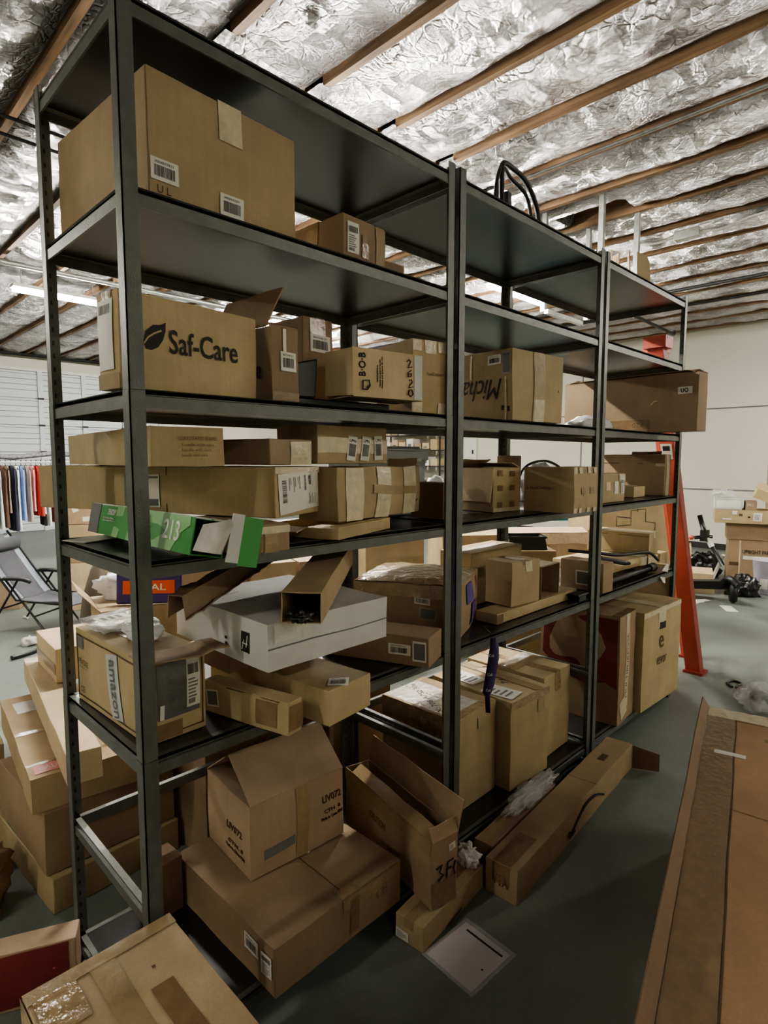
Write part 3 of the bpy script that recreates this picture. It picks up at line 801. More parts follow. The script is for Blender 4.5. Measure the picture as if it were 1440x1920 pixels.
for u, w in ((.04, .09), (.20, .085), (.38, .085)): c.tape('R', u, .0, w, .178, TAPEP, rot=random.uniform(-3, 3))
c.tape('R', .18, .085, .30, .03, TAPE, rot=-3); c.quad('R', .42, .012, .07, .006, INKB, .0013, 28)
c.flap('E', .03, 20, .1, .9); c.done()
c = box('shallow open tray carton at the bottom of the shelf, under the crushed carton', (.60, -.05, D3+.001), 18, .360, .30, .036, K2, open_top=True)
c.flap('R', .03, -85, .0, 1.0); c.flap('L', .05, 100, .0, .6); c.done()
# clear bin
t = empty('storage_bin', 'clear plastic storage bin standing behind the crushed carton', 'bin', (1.05, .34, D3+.004), (0, 0, R(1)))
def tub(x0, x1, y0, y1, h, tp=.012):
    bm = bmesh.new(); g = []
    for z, e in ((0, -tp), (.01, -tp*.9), (h*.8, -.002), (h*.86, 0), (h*.86, .008), (h, .008)):
        g.append([bm.verts.new(p) for p in ((x0-e, y0-e, z), (x1+e, y0-e, z), (x1+e, y1+e, z), (x0-e, y1+e, z))])
    bm.faces.new(g[0][::-1])
    for i in range(len(g)-1):
        for k in range(4): bm.faces.new((g[i][k], g[i][(k+1) % 4], g[i+1][(k+1) % 4], g[i+1][k]))
    return bm
bevel(link('tub', tub(0, .42, 0, .20, .28), CLEARP, t), .006)
bm = bmesh.new(); bx(bm, -.015, .435, -.015, .212, .281, .293); bx(bm, .02, .40, .02, .18, .293, .302); bevel(link('lid', bm, CLEARP, t), .004)
bm = bmesh.new(); bx(bm, .22, .36, -.024, -.010, .235, .247); bevel(link('latch', bm, WHITE, t), .002)
# shelf 3, middle bay
c = box('narrow dark carton standing by the middle post, left of the open-flap carton', (1.275, .09, D3+.004), -2, .09, .18, .150, K5); c.done()
c = box('open carton with one side flap hanging down, middle bay', (1.736, .165, D3+.001), -5, .200, .25, .207, K2, open_top=True)
c.flap('L', .16, 172, 0, 1, KP, 'hanging flap'); c.flap('R', .06, -88); c.flap('B', .08, -60); c.flap('E', .07, -70)
for u in (.03, .12): 
    for v in (.02, .10, .17): c.tape('R', u, v, .035, .026, TAPED)
c.tape('R', 0, .0, .2, .02, TAPEP); c.done()
o = crumple('plastic_bag', FILMW, (.06, .05, .07), 5, (1.66, .42, D3+.14), amp=.3, sub=3)
tag(o, 'pale plastic bag bulging from behind the middle post, near the bin', 'bag'); o.location = (1.62, .42, D3+.003); o.scale = (1, 1, 1.5)
c = box('carton with torn taped corners and a faint printed line, overhanging the middle bay', (1.929, -.139, D3+.002), .4, .243, .255, .213, K1, wear=.006)
c.text('L', 'A FoodContainer-1', .012, .106, .016, INKB, 0, w=.15)
for u in (.07, .16): c.tape('R', u, .085, .035, .03, TAPED)
for u in (0, .05, .13, .19): c.tape('R', u, .182, .03, .03, TAPEP); c.tape('R', u, .0, .03, .022, TAPEP)
c.seam('y', .05, .03, TAPE); c.done()
c = box('small carton scrap standing behind the overhanging carton, middle bay', (2.30, .42, D3+.001), 8, .11, .1, .27, K3); c.done()
o = crumple('plastic_bag', FILMW, (.15, .08, .12), 9, (2.62, .46, D3+.001), amp=.25, sub=3); o.scale = (1, 1, 1.25)
tag(o, 'clear bag of black straps at the back of the far bay', 'bag')
bm = bmesh.new(); tube(bm, spline([(2.44, .50, D3+.015), (2.47, .46, D3+.19), (2.62, .42, D3+.240), (2.80, .42, D3+.21), (2.92, .46, D3+.17), (3.05, .5, D3+.015)]), .008, 6)
sp_ = link('strap', bm, BLACKP); sp_.parent = o; bpy.context.view_layer.update(); sp_.matrix_parent_inverse = o.matrix_world.inverted()
# shelf 3, far bay
c = box('patched carton with white label scraps behind the far middle post', (2.56, .055, D3+.001), -1.8, .36, .30, .168, K2)
c.sticker('R', .22, .05, .05, .07, 0, 'plain', 'white scrap label'); c.sticker('R', .30, .05, .045, .09, 0, 'ups', 'white code label')
c.tape('R', .12, .07, .05, .05, TAPEP); c.tape('R', .02, .09, .06, .05, TAPEP); c.tape('R', .28, .12, .08, .04, TAPEP); c.done()
c = box('little taped carton on the far bay, in front of the tall-sided one', (3.273, .13, D3+.001), .2, .19, .16, .071, K2); c.seam('x', .05, .03, TAPEP); c.done()
c = box('large tall-sided carton at the end of the far bay', (3.605, .06, D3+.001), -1.6, .100, .46, .283, K3)
c.stroke('L', [(.0, .222), (.46, .216)], .004, INKB); c.tape('R', .02, 0, .05, .28, TAPEP); c.tape('L', .40, .20, .06, .02, TAPEP); c.flap('L', .02, -20, .5, .95, K5); c.done()

# ------------------------------------------------------------------ shelf 2, near bay
c = box('carton with a slanted pale lettered strip and grey mailer patch at the rack end', (.045, .075, D2+.001), 2.1, .168, .477, .228, K2, wear=.002)
c.sticker('L', .262, .012, .075, .185, 9, 'plain', 'slanted pale tape strip', 'printed_tape', plain('pale_tape_print', (186, 188, 186), .3, var=.05))
c.text('L', 'amazon', .257, .184, .030, INKG, -81, w=.165, bold=.012, off=.0046)
for e in ((.006, .014, .465, .005), (.006, .205, .465, .005)): c.quad('L', *e, INKB)
for e in ((.006, .014, .005, .196), (.466, .014, .005, .196)): c.quad('L', *e, INKB)
for e in ((.006, .014, .156, .004), (.157, .014, .004, .2)): c.quad('R', *e, INKB)
c.quad('L', .018, .168, .044, .034, INKG); c.text('L', 'FRAGILE', .02, .118, .018, INKB, 0, w=.08); c.text('L', 'this side up', .02, .106, .008, INKB, 0, w=.07); c.text('L', 'CE', .03, .03, .018, INKB)
c.sticker('R', .028, .06, .120, .152, 0, 'plain', 'glossy grey mailer patch', 'mailer_patch', plain('grey_mailer', (104, 106, 106), .2, spec=.7, var=.15, scale=14, bump=.6, bscale=16))
c.sticker('R', .108, .075, .040, .138, -1, 'ups', 'white shipping strip'); c.sticker('R', .03, .062, .012, .04, -4, 'plain', 'white scrap')
c.tape('R', .02, .004, .075, .045, TAPED); c.seam('y', .05, .03, TAPE)
c.done()
bm = bmesh.new(); g = []
for i in range(9):
    g.append([bm.verts.new((.20*i/8, .26*j/8, .006+.012*noise.noise(Vector((i*.5, j*.5, 3)))+.02*max(0, j-5)/3)) for j in range(9)])
for i in range(8):
    for j in range(8): bm.faces.new((g[i][j], g[i+1][j], g[i+1][j+1], g[i][j+1]))
fl = link('mailer_bag', bm, FILM, smooth=True, loc=(.050, .375, D2+.232), rot=(0, 0, R(6))); fl.scale = (.8, .64, 1); fl.modifiers.new('t', 'SOLIDIFY').thickness = .002
tag(fl, 'clear plastic mailer with a label, lying on the carton with the slanted lettered strip', 'mailer bag')
bm = bmesh.new(); bx(bm, .03, .15, .09, .19, .026, .0268, 0)
for k in range(3): bx(bm, .045+.03*k, .062+.03*k, .11, .17, .027, .0274, 1)
lb = link('sticker_label', bm, [PAPER, INKG], fl); lb['label'] = 'white label with three grey blocks'
o = crumple('plastic_bag', FILMW, (.050, .065, .030), 12, (.135, .29, D2+.236), amp=.35); tag(o, 'thin white plastic bag spilling over the carton with the slanted lettered strip', 'bag')
c = box('white two-layer carton with a black code patch, across the near bay', (.277, -.14, 1.112), .8, .45, .504, .130, PAPERW, wear=.004)
c.quad('L', .386, .036, .04, .056, INK, .0014); c.stroke('L', [(.392, .042), (.402, .07), (.412, .05), (.418, .084)], .004, PAPERW, .0022); c.stroke('L', [(.394, .06), (.420, .06)], .003, PAPERW, .0023)
c.quad('L', .30, .03, .014, .014, INK); c.quad('L', .30, .052, .012, .008, INK)
c.stroke('R', [(0, .062), (.15, .064), (.30, .060), (.45, .062)], .004, INKG); c.stroke('T', [(.08, .40), (.12, .38), (.16, .39)], .005, INKG)
c.tape('R', .02, .075, .12, .05, plain('clear_tape_white', (206, 206, 198), .2, spec=.7, var=.06, bump=.5, bscale=30)); c.done()
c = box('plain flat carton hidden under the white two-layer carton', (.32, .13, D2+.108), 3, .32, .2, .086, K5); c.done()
c = box('tan tapered carton with a white sticker on top, overhanging the near bay', (.454, -.177, D2+.001), 6.9, .184, .552, .105, K2, wear=.004)
c.sticker('T', .025, .030, .06, .062, -50, 'barcode', 'white sticker on top'); c.crease('y', .98, INKB, .002); c.done()
c = box('long slim carton with a taped nose, left of the tapered carton', (.337, -.145, D2+.001), 13.4, .055, .332, .096, K2, wear=.004)
c.tape('L', .215, .015, .075, .07, TAPED); c.tape('R', 0, .015, .055, .07, TAPED); c.sticker('L', .02, .02, .05, .05, 8, 'window', 'small faded sticker'); c.stroke('L', [(.10, .090), (.30, .090)], .003, INKB); c.done()
c = box('open-ended tube carton holding black bundled cord, on the white carton', (.305, -.165, 1.246), -48.5,   .106, .70, .084, K1, open_end='R', rx=2.5, wear=.004)
c.flap('L', .0, 0) if False else None
c.done()
t = crumple('cord_bundle', plain('black_vinyl', (20, 19, 19), .3, spec=.7, var=.3, bump=.8, bscale=40), (.029, .050, .019), 21, (.346, -.198, 1.256), amp=.6, freq=5); t.rotation_euler = (0, 0, R(-48))
tag(t, 'black bundled cord poking out of the tube carton', 'cord')
# folded cardboard channel
t = empty('cardboard_channel', 'torn brown cardboard channel slanting from the rack end across the white carton', 'cardboard', (0, 0, 0))
bm = bmesh.new(); p0, p1 = Vector((.135, .09, 1.258)), Vector((.70, .42, 1.336)); n = 24; rows = []
side = (p1-p0).cross(Vector((0, 0, 1))).normalized()
for i in range(n+1):
    tt = i/n; c0 = p0+(p1-p0)*tt; w = .050-.012*tt; h = .048-.012*tt
    j = .006*noise.noise(Vector((i*.9, 2, 1)))+ (.01*noise.noise(Vector((i*2.3, 5, 1))) if i < 16 else 0)
    rows.append([bm.verts.new(p) for p in (c0+side*(w+j)+Vector((0, 0, -.008)), c0+side*w*.7+Vector((0, 0, -.018)), c0+side*w*.55+Vector((0, 0, h)), c0-side*w*.35+Vector((0, 0, h+j)), c0-side*w*.5+Vector((0, 0, -.016)))])
for i in range(n):
    for k in range(4): bm.faces.new((rows[i][k], rows[i+1][k], rows[i+1][k+1], rows[i][k+1]))
o = link('channel', bm, K3, t); o.modifiers.new('t', 'SOLIDIFY').thickness = .004
bm = bmesh.new(); g = [[bm.verts.new((.02+.21*i/6, .02+.10*j/4-.05*i/6, 1.160+.010*noise.noise(Vector((i, j, 9)))+.012*(i > 4))) for j in range(5)] for i in range(7)]
for i in range(6):
    for j in range(4): bm.faces.new((g[i][j], g[i+1][j], g[i+1][j+1], g[i][j+1]))
o = link('torn_flap', bm, K3, t); o.modifiers.new('t', 'SOLIDIFY').thickness = .004
c = box('low carton with two square labels under the plastic-wrapped carton', (1.005, -.071, D2+.001), 21.4, .150, .44, .112, K3)
c.sticker('L', .284, .040, .088, .040, 0, 'barcode', 'white barcode sticker'); c.sticker('L', .380, .022, .052, .076, 0, 'window', 'grey window label'); c.done()
c = box('big carton bulging with shiny plastic wrap across the middle post', (1.334, .043, D2+.001), 27, .45, .466, .232, K3, wear=.008, bulge=.012)
c.sticker('L', .275, .150, .07, .034, -3, 'barcode', 'white barcode sticker'); c.sticker('L', .293, .088, .075, .052, -6, 'window', 'clear label pouch', paper=FILM)
c.sticker('R', .12, .125, .12, .09, 0, 'plain', 'purple label', 'purple_label', PURPLEL); c.sticker('R', .20, .02, .12, .095, 0, 'plain', 'purple label', 'purple_label', PURPLEL)
c.text('R', 'Celio', .135, .17, .03, WHITE, 0, w=.09, off=.004); c.text('R', 'Celio', .215, .07, .03, WHITE, 0, w=.09, off=.004); c.quad('R', .34, .16, .03, .05, INKR)
bm = bmesh.new(); nx = ny_ = 16; g = []
for i in range(nx+1):
    g.append([])
    for j in range(ny_+1):
        u, v = i/nx, j/ny_
        p = c.pt('T', c.a*u, c.b*v, .002)
        p.z += .030*math.sin(PI*u)**.6*math.sin(PI*v)**.6+.006*noise.noise(Vector((u*9, v*9, 3)))
        g[-1].append(bm.verts.new(p))
for i in range(nx):
    for j in range(ny_): bm.faces.new((g[i][j], g[i+1][j], g[i+1][j+1], g[i][j+1])).smooth = True
c.ch.append(('plastic_wrap', bm, [WRAP], 'shiny brown plastic wrap'))
c.tape('L', 0, .175, .466, .055, WRAP); c.done()
# shelf 2, middle bay
c = box('long flat carton lying along the front of the middle bay', (1.655, .075, D2+.001), .4, .775, .12, .049, K2); c.tape('R', 0, 0, .05, .045, K5); c.done()
c = box('square carton on the long flat carton, middle bay', (1.802, .095, D2+.052), -6.1, .215, .165, .215, K1); c.tape('R', .1, .16, .05, .05, TAPEP); c.seam('y', .05, .02, TAPED); c.done()
c = box('carton with a pale lid behind the square carton, middle bay', (1.84, .36, D2+.001), 2, .50, .20, .275, K2); c.crease('x', .5); c.seam('x', .05, .05, TAPEP); c.done()
c = Carton('open_cardboard_box', 'open-sided cardboard frame beside the square carton, middle bay', (2.045, .078, D2+.052), 3, .20, .11, .165, K3, open_end='R', cat='cardboard')
c.quad('T', .01, .01, .18, .09, TAPEP, .0012); c.done()
c = box('carton with a faded square label standing across the far middle post', (2.601, .012, D2+.001), -4.6, .113, .272, .170, K3)
c.sticker('L', .105, .03, .09, .085, 0, 'window', 'faded square label'); c.tape('T', .0, .1, .113, .07, TAPEP); c.done()
bm = bmesh.new(); bx(bm, 2.30, 2.42, .005, .07, D2+.03, D2+.042); bx(bm, 2.32, 2.40, .01, .065, D2+.001, D2+.03)
tag(bevel(link('plastic_tray', bm, BLACKP), .004), 'small black plastic tray by the far middle post', 'tray')
# shelf 2, far bay
t = empty('metal_pole', 'black pole with a torn paper end, along the front of the far bay', 'pole', (0, 0, 0))
bm = bmesh.new(); tube(bm, [(2.78, .062, D2+.034), (3.42, .062, D2+.034)], .018, 12); link('pole', bm, BLACKP, t)
bm = bmesh.new(); tube(bm, [(3.40, .062, D2+.034), (3.47, .06, D2+.034)], [.026, .03], 12); link('end_cap', bm, BLACKR, t)
bm = bmesh.new()
for pts in (((3.44, -.006, D2+.02), (3.52, -.006, D2+.06), (3.55, -.008, D2+.05), (3.54, -.008, D2-.0)), ((3.40, -.012, D2-.012), (3.46, -.012, D2-.06), (3.50, -.012, D2-.07), (3.49, -.012, D2-.03))): poly(bm, pts)
o = link('paper_wrap', bm, PAPER, t); o.modifiers.new('t', 'SOLIDIFY').thickness = .003; o['label'] = 'torn white paper'
c = Carton('padded_parcel', 'flat padded parcel with a taped corner, on the far bay', (2.86, .115, D2+.056), -3, .52, .36, .062, K2, wear=.008, bulge=.02, cat='parcel')
c.tape('R', .46, .0, .09, .06, TAPEP); c.tape('T', .46, 0, .09, .12, TAPEP); c.done()
c = box('carton under the shallow lidded carton at the end of the far bay', (3.46, .09, D2+.001), 4, .21, .30, .105, K2); c.tape('R', 0, .04, .2, .05, TAPEP); c.done()
c = box('shallow lidded carton topmost at the end of the far bay', (3.46, .09, D2+.108), 5, .21, .42, .150, K2)
c.stroke('L', [(0, .13), (.42, .128)], .003, INKB); c.seam('y', .05, .04, TAPEP); c.done()
bm = bmesh.new(); tube(bm, spline([(2.74, .30, D2+.20), (2.86, .16, D2+.185), (3.0, .10, D2+.165), (3.2, .08, D2+.155), (3.36, .05, D2+.145), (3.44, .02, D2+.09)]), .010, 8)
tag(link('hose', bm, BLACKR), 'black hose draped over the padded parcel on the far bay', 'hose')
bm = bmesh.new(); tube(bm, [(2.80, .12, D2+.165), (2.98, .05, D2+.125), (3.02, .035, D2+.118)], [.016, .016, .008], 10)
tag(link('hand_pump', bm, BLACKP), 'slim black hand pump lying on the padded parcel', 'pump')

# ------------------------------------------------------------------ bottom shelf
c = box('tall carton with shiny plastic tape on top, directly behind the middle post', (1.412, .114, D1+.001), 1.8, .318, .445, .438, K2, wear=.004)
c.quad('T', .01, .04, .24, .40, plain('wrap_glare_white', (196, 190, 180), .1, spec=1., var=.12, scale=30, bump=1., bscale=40), .0016); c.text('T', 'X: 708 A752 306', .04, .10, .028, INK, 62, w=.36)  # pale patch paints the white glare of the glossy wrap
c.tape('T', 0, 0, .318, .05, WRAP); c.tape('L', 0, .30, .445, .136, WRAP); c.tape('T', .25, .0, .06, .445, TAPE); c.quad('T', .15, .12, .006, .34, INKB, .0016); c.quad('R', .16, .35, .006, .05, INK); c.done()
c = box('tall carton with a white document pouch on top, middle of the three', (1.745, .048, D1+.001), -2.1, .330, .5, .44, K2, wear=.004)
c.sticker('T', .03, .02, .12, .17, 8, 'lines', 'white document pouch', 'document_pouch'); c.text('T', '71 6x2 1', .20, .15, .035, INK, 62, w=.26); c.sticker('T', .04, .26, .12, .18, 0, 'lines', 'white document pouch', 'document_pouch')
c.tape('T', .22, 0, .06, .5, TAPE); c.tape('R', .22, .33, .06, .105, TAPE); c.tape('R', 0, .40, .33, .04, WRAP); c.done()
c = box('tall carton at the back of the three, nearest the red-printed carton', (2.120, .09, D1+.001), 2, .300, .48, .445, K2, wear=.004)
c.seam('y', .06, .10, WRAP); c.tape('T', 0, .18, .3, .12, TAPE); c.done()
c = box('tall carton with a dark red printed side in the far bay', (2.785, -.02, D1+.001), 3.8, .265, .5, .660, K3, wear=.005)
c.shape('L', [(.02, .56), (.02, .36), (.12, .27), (.30, .22), (.42, .25), (.49, .22), (.49, .64), (.30, .64)], INKR)
c.shape('L', [(.12, .60), (.20, .62), (.26, .50), (.16, .48)], K4, .002)
c.text('R', 'MULTIPURPOSE', .145, .14, .03, INKB, 90, w=.40); c.tape('R', .10, .08, .06, .58, TAPEP); c.sticker('R', .06, .02, .10, .12, 20, 'plain', 'torn pale tape', paper=TAPEP); c.tape('T', 0, .0, .265, .05, TAPED); c.done()
c = box('tall carton with a small e logo and a punched handle hole, far bay', (3.075, -.043, D1+.001), -2.2, .585, .45, .634, K2, wear=.006)
c.text('R', 'e', .235, .36, .085, INKB, 0, w=.07, bold=.01); c.text('R', 'vevor', .20, .255, .05, INKB, 0, w=.16)
c.quad('R', .24, .487, .09, .045, INK, .002); c.tape('R', .22, .50, .11, .13, TAPEP); c.seam('y', .11, .01, TAPEP); c.tape('R', 0, .60, .585, .03, TAPEP); c.done()
# near bay bottom
c = box('large low carton with a shiny taped edge, lowest in the near bay', (.334, -.064, D1+.001), .9, .542, .605, .157, K3, wear=.004)
c.crease('y', .54, INKB, .004); c.tape('T', .27, .0, .26, .045, WRAP); c.tape('R', .27, .105, .26, .05, WRAP); c.tape('R', .30, .02, .04, .12, TAPED); c.text('R', 'LB', .42, .08, .04, INKF, 0, w=.05)
c.sticker('L', .452, .078, .075, .052, 0, 'barcode', 'white barcode sticker'); c.sticker('L', .542, .050, .050, .072, 0, 'ups', 'white code sticker'); c.sticker('T', .33, .255, .055, .028, 30, 'lines', 'white paper slip'); c.done()
c = box('carton with dark code print and a roof-like half-open top, near bay', (.434, .220, .2525), -3.8, .39, .322, .262, K4, open_top=True, wear=.006)
c.text('R', 'LIV072', .295, .158, .026, INKB, 3, w=.085, bold=.01); c.text('R', 'CTN  8', .300, .118, .013, INKB, 3, w=.075); c.text('R', 'Made in China 0201', .285, .092, .012, INKB, 3, w=.10); c.quad('R', .055, .050, .12, .034, INKG, .0012, 3)
c.text('L', 'LIV072', .165, .125, .024, INKB, -3, w=.10, bold=.01); c.text('L', 'CTN. 8', .17, .075, .012, INKB, -3, w=.10); c.text('L', 'Made in China 0201', .15, .052, .011, INKB, -3, w=.13)
c.tape('R', .18, .0, .05, .26, TAPE)
c.flap('R', .195, -50, label='long front flap'); c.flap('L', .12, -88, .03, .97); c.flap('E', .12, -88, .03, .97); c.flap('B', .18, -55)
c.done()
c = box('torn open carton marked 3F standing on edge, leaning past the middle post', (.905, -.173, .098), -12.2, .120, .6, .255, K3, open_top=True, wear=.007)
c.stroke('R', [(.022, .150), (.045, .160), (.034, .135), (.052, .120), (.030, .105)], .005, INK); c.stroke('R', [(.066, .105), (.070, .160), (.098, .162)], .005, INK); c.stroke('R', [(.068, .134), (.090, .134)], .005, INK); c.stroke('R', [(.108, .15), (.10, .12), (.108, .10)], .005, INK)
c.sticker('R', .08, .195, .03, .026, 8, 'lines', 'small white sticker'); c.tape('R', .005, .01, .11, .09, TAPED); c.text('L', 'CAUTION', .20, .14, .03, INKF, 0, w=.12); c.tape('L', .0, .20, .6, .05, TAPE)
c.flap('E', .12, 4, .0, 1, K3, 'raised back flap', skew=-.02); c.flap('L', .05, -60, .1, 1, TAPE, 'taped edge flap'); c.flap('R', .05, -20)
c.done()
c = box('slim carton with a white sticker on the floor under the 3F carton', (.836, -.199, .001), 5.4, .405, .118, .092, K2)
c.sticker('L', .004, .010, .056, .036, 0, 'lines', 'white sticker'); c.quad('R', .14, .0, .10, .012, INKB, .0013, 8); c.seam('x', .04, .03, TAPE); c.done()
c = box('narrow carton wrapped in bubble film, pressed along the rack foot', (1.31, -.150, .001), 4.5, .60, .082, .130, K3); c.tape('T', 0, .02, .3, .05, TAPE); c.done()
o = crumple('bubble_wrap', FILM, (.20, .045, .030), 31, (1.73, -.075, .134), amp=.5, freq=6); o.rotation_euler = (0, 0, R(4.5)); tag(o, 'crinkled clear bubble film on the narrow carton by the rack foot', 'bubble wrap')
o = crumple('tissue', plain('white_tissue', (206, 202, 194), .7, alpha=.9, bump=.8, bscale=30), (.042, .040, .035), 33, (1.195, -.105, .110), amp=.6, freq=5); o.rotation_euler = (.4, 0, 0); tag(o, 'crumpled white film scrap between the 3F carton and long floor carton', 'plastic scrap')
c = box('very long carton with a dark curved smile arrow, on the aisle floor', (1.246, -.309, .001), 4.5, 1.302, .136, .137, K1, wear=.003, open_end='E')
arc = [(.475+.40*t, .036+.070*math.sin(PI*t*.95)) for t in [i/16 for i in range(17)]]
for q, wd_ in ((slice(0, 6), .009), (slice(5, 12), .014), (slice(11, 17), .009)): c.stroke('R', arc[q], wd_, INK)
c.stroke('R', [(.463, .062), (.475, .030), (.525, .040)], .009, INK)
c.text('L', 'V1A', .03, .05, .045, INKB, 0, w=.07, bold=.02); c.quad('T', 1.02, .05, .075, .035, INKB, .0011); c.quad('T', .78, 0, .003, .136, INKB, .0009)
c.tape('T', 0, .03, .22, .075, TAPED); c.tape('L', .03, .06, .075, .075, TAPED)
ss = c.done()
bm = bmesh.new(); g = [[bm.verts.new((1.300+.05*i/3, -.004-.125*i/3, .004+(.126-.010*i)*j/3)) for j in range(4)] for i in range(4)]
for i in range(3):
    for j in range(3): bm.faces.new((g[i][j], g[i+1][j], g[i+1][j+1], g[i][j+1]))
o = link('flap', bm, K5, ss); o.modifiers.new('t', 'SOLIDIFY').thickness = .004; o['label'] = 'open end flap'
# things on the aisle floor
t = empty('paper_sleeve', 'white paper in a clear sleeve on the aisle floor', 'paper', (.833, -.211, .001), (0, 0, R(-3)))
t.location = (.944, -.315, .001)
bm = bmesh.new(); bx(bm, -.118, .118, -.108, .112, 0, .0008); link('sleeve', bm, FILM, t)
bm = bmesh.new(); bx(bm, -.106, .100, -.095, .100, .0012, .0018, 0); bx(bm, .070, .078, -.080, .075, .0020, .0023, 1); bx(bm, -.02, -.014, -.07, -.063, .0020, .0023, 1); link('sheet', bm, [plain('sheet_paper', (206, 200, 204), .5, var=.03), INK], t)
bm = bmesh.new(); tube(bm, spline([(4.20, -.27, .008), (4.26, -.22, .008), (4.34, -.24, .008), (4.32, -.30, .008), (4.22, -.29, .008), (4.15, -.34, .008)]), .008, 6); tag(link('strap', bm, BLACKP), 'small black strap loop lying on the open floor', 'strap')
bm = bmesh.new(); bx(bm, -.14, .14, -.06, .06, 0, .002); tag(link('paper', bm, PAPER, loc=(6.75, .42, .001), rot=(0, 0, R(30))), 'white paper scrap on the floor nearest the scooter wheel', 'paper')
bm = bmesh.new()
for k in range(4): bx(bm, -.22+.1*k, -.08+.12*k, -.08+.03*k, .05+.02*k, .001*k, .001*k+.002)
tag(link('paper_scraps', bm, PAPER, loc=(6.75, .80, .001), rot=(0, 0, R(-30))), 'heap of white scraps under the scooter deck', 'paper')

# front left boxes
c = box('big front carton with a glossy taped rim, cut off by the picture bottom', (-.295, -.75, .001), 0, .329, .71, .519, K1, wear=.003)
c.tape('T', .125, 0, .055, .71, TAPE); c.tape('T', .205, .15, .05, .38, TAPED, rot=0); c.quad('T', .178, 0, .002, .71, TAPEP, .0016); c.tape('T', 0, .672, .329, .038, TAPE); c.tape('T', .01, .56, .085, .115, WRAP)
c.tape('L', 0, .44, .71, .08, TAPE); c.quad('T', .23, .58, .008, .008, INKB); c.quad('T', .235, .50, .008, .01, INKB); c.done()
c = box('red-printed carton behind the big front carton', (-.494, .675, .001), -24.4, .500, .08, .190, K4)
c.quad('R', .01, .012, .47, .17, INKR, .0014); c.done()
c = box('low pinkish carton at the bottom left corner, before the red-printed one', (-.62, .26, .001), -24, .42, .20, .10, K4); c.crease('x', .5); c.done()
# stack behind the rack end
c = box('bottom carton of the stack behind the rack end, with a green sticker', (.005, .871, .001), 3.7, .5, .66, .136, K2)
c.quad('T', .004, .30, .028, .22, plain('green_label', (84, 122, 96), .5), .0012); c.quad('T', .006, .27, .022, .025, PAPER, .0013); c.done()
c = box('middle carton of the stack behind the rack end', (-.004, .900, .140), 2, .5, .58, .240, K3); c.done()
c = box('upper carton of the stack behind the rack end, with a red warning label', (-.034, .927, .381), -6.3, .45, .909, .132, K1, wear=.006)
c.quad('T', .02, .03, .20, .075, plain('pink_label', (206, 132, 128), .5), .0012); c.text('T', 'CAUTION', .035, .05, .035, PAPER, 0, w=.14, off=.002)
c.tape('T', 0, .11, .45, .02, TAPE); c.tape('T', 0, .42, .45, .03, TAPE); c.quad('T', .04, .68, .20, .14, plain('scuffed_film', (170, 166, 164), .3), .0012); c.done()
c = box('long slim carton lying on top of the stack behind the rack end', (.045, .779, .516), -7.9, .115, 1.258, .118, KP); c.tape('T', 0, 1.16, .115, .06, TAPEP); c.done()
c = box('small pale carton on the long slim carton behind the rack end', (.230, 1.522, .636), -3.9, .24, .40, .162, KP); c.tape('L', .0, .04, .4, .05, TAPE); c.done()
c = box('carton at the far left edge, beside the stack behind the rack', (-.28, 1.75, .001), -5, .33, .6, .34, K2); c.crease('x', .5); c.done()
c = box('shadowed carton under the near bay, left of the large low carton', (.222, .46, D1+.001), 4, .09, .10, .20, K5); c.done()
o = crumple('paper_bag', plain('crumpled_kraft_paper', (150, 122, 92), .8, var=.15, bump=1., bscale=14), (.16, .14, .16), 41, (-.24, 1.13, .001), amp=.5, freq=4); tag(o, 'crumpled brown paper bag on the floor at the left edge', 'paper bag')

c = box('dark wide carton on the floor just behind the near bay', (.54, .72, .001), 2, .62, .5, .60, K3); c.crease('x', .5); c.stroke('R', [(0, .30), (.62, .302)], .004, INKB); c.done()
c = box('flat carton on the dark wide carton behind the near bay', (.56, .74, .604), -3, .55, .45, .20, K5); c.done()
c = box('dark carton on the floor behind the first post pair', (1.22, .72, .001), 3, .42, .45, .70, K3); c.done()
# purple strap
t = empty('hanging_strap', 'purple strap hanging from the second shelf in the middle bay', 'strap', (0, 0, 0))
bm = bmesh.new(); path = [((1.492, -.020, .915), .024, .7), ((1.487, -.030, .88), .040, .75), ((1.476, -.034, .83), .046, .8), ((1.462, -.034, .78), .046, .7), ((1.448, -.032, .72), .044, .8), ((1.437, -.030, .69), .036, .9), ((1.445, -.028, .675), .022, .7), ((1.452, -.028, .60), .022, .6)]
pr = None
for p, w, tw in path:
    d = Vector((math.cos(tw), -math.sin(tw), 0)); p = Vector(p); ring = [bm.verts.new(p-d*w/2+Vector((0, .004, 0))), bm.verts.new(p-Vector((0, .006, 0))), bm.verts.new(p+d*w/2+Vector((0, .004, 0)))]
    if pr:
        for i in range(2): bm.faces.new((pr[i], ring[i], ring[i+1], pr[i+1]))
    pr = ring
o = link('webbing', bm, PURPLE, t, smooth=True); o.modifiers.new('t', 'SOLIDIFY').thickness = .003
bm = bmesh.new(); vs, fs, tw_, th_ = text_mesh('Cali', 0, 0)
for x0, z0 in ((1.458, .845), (1.448, .765), (1.438, .70)):
    nv = [bm.verts.new((x0-.012+x*.010, -.028-x*.010, z0+y*.016)) for x, y in vs]
    for q in fs: bm.faces.new([nv[i] for i in q])
o = link('print', bm, INKW, t)
bm = bmesh.new(); tube(bm, [(1.48, .03, .96), (1.485, -.004, .935), (1.492, -.012, .915)], .002, 5); link('loop', bm, BLACKP, t)

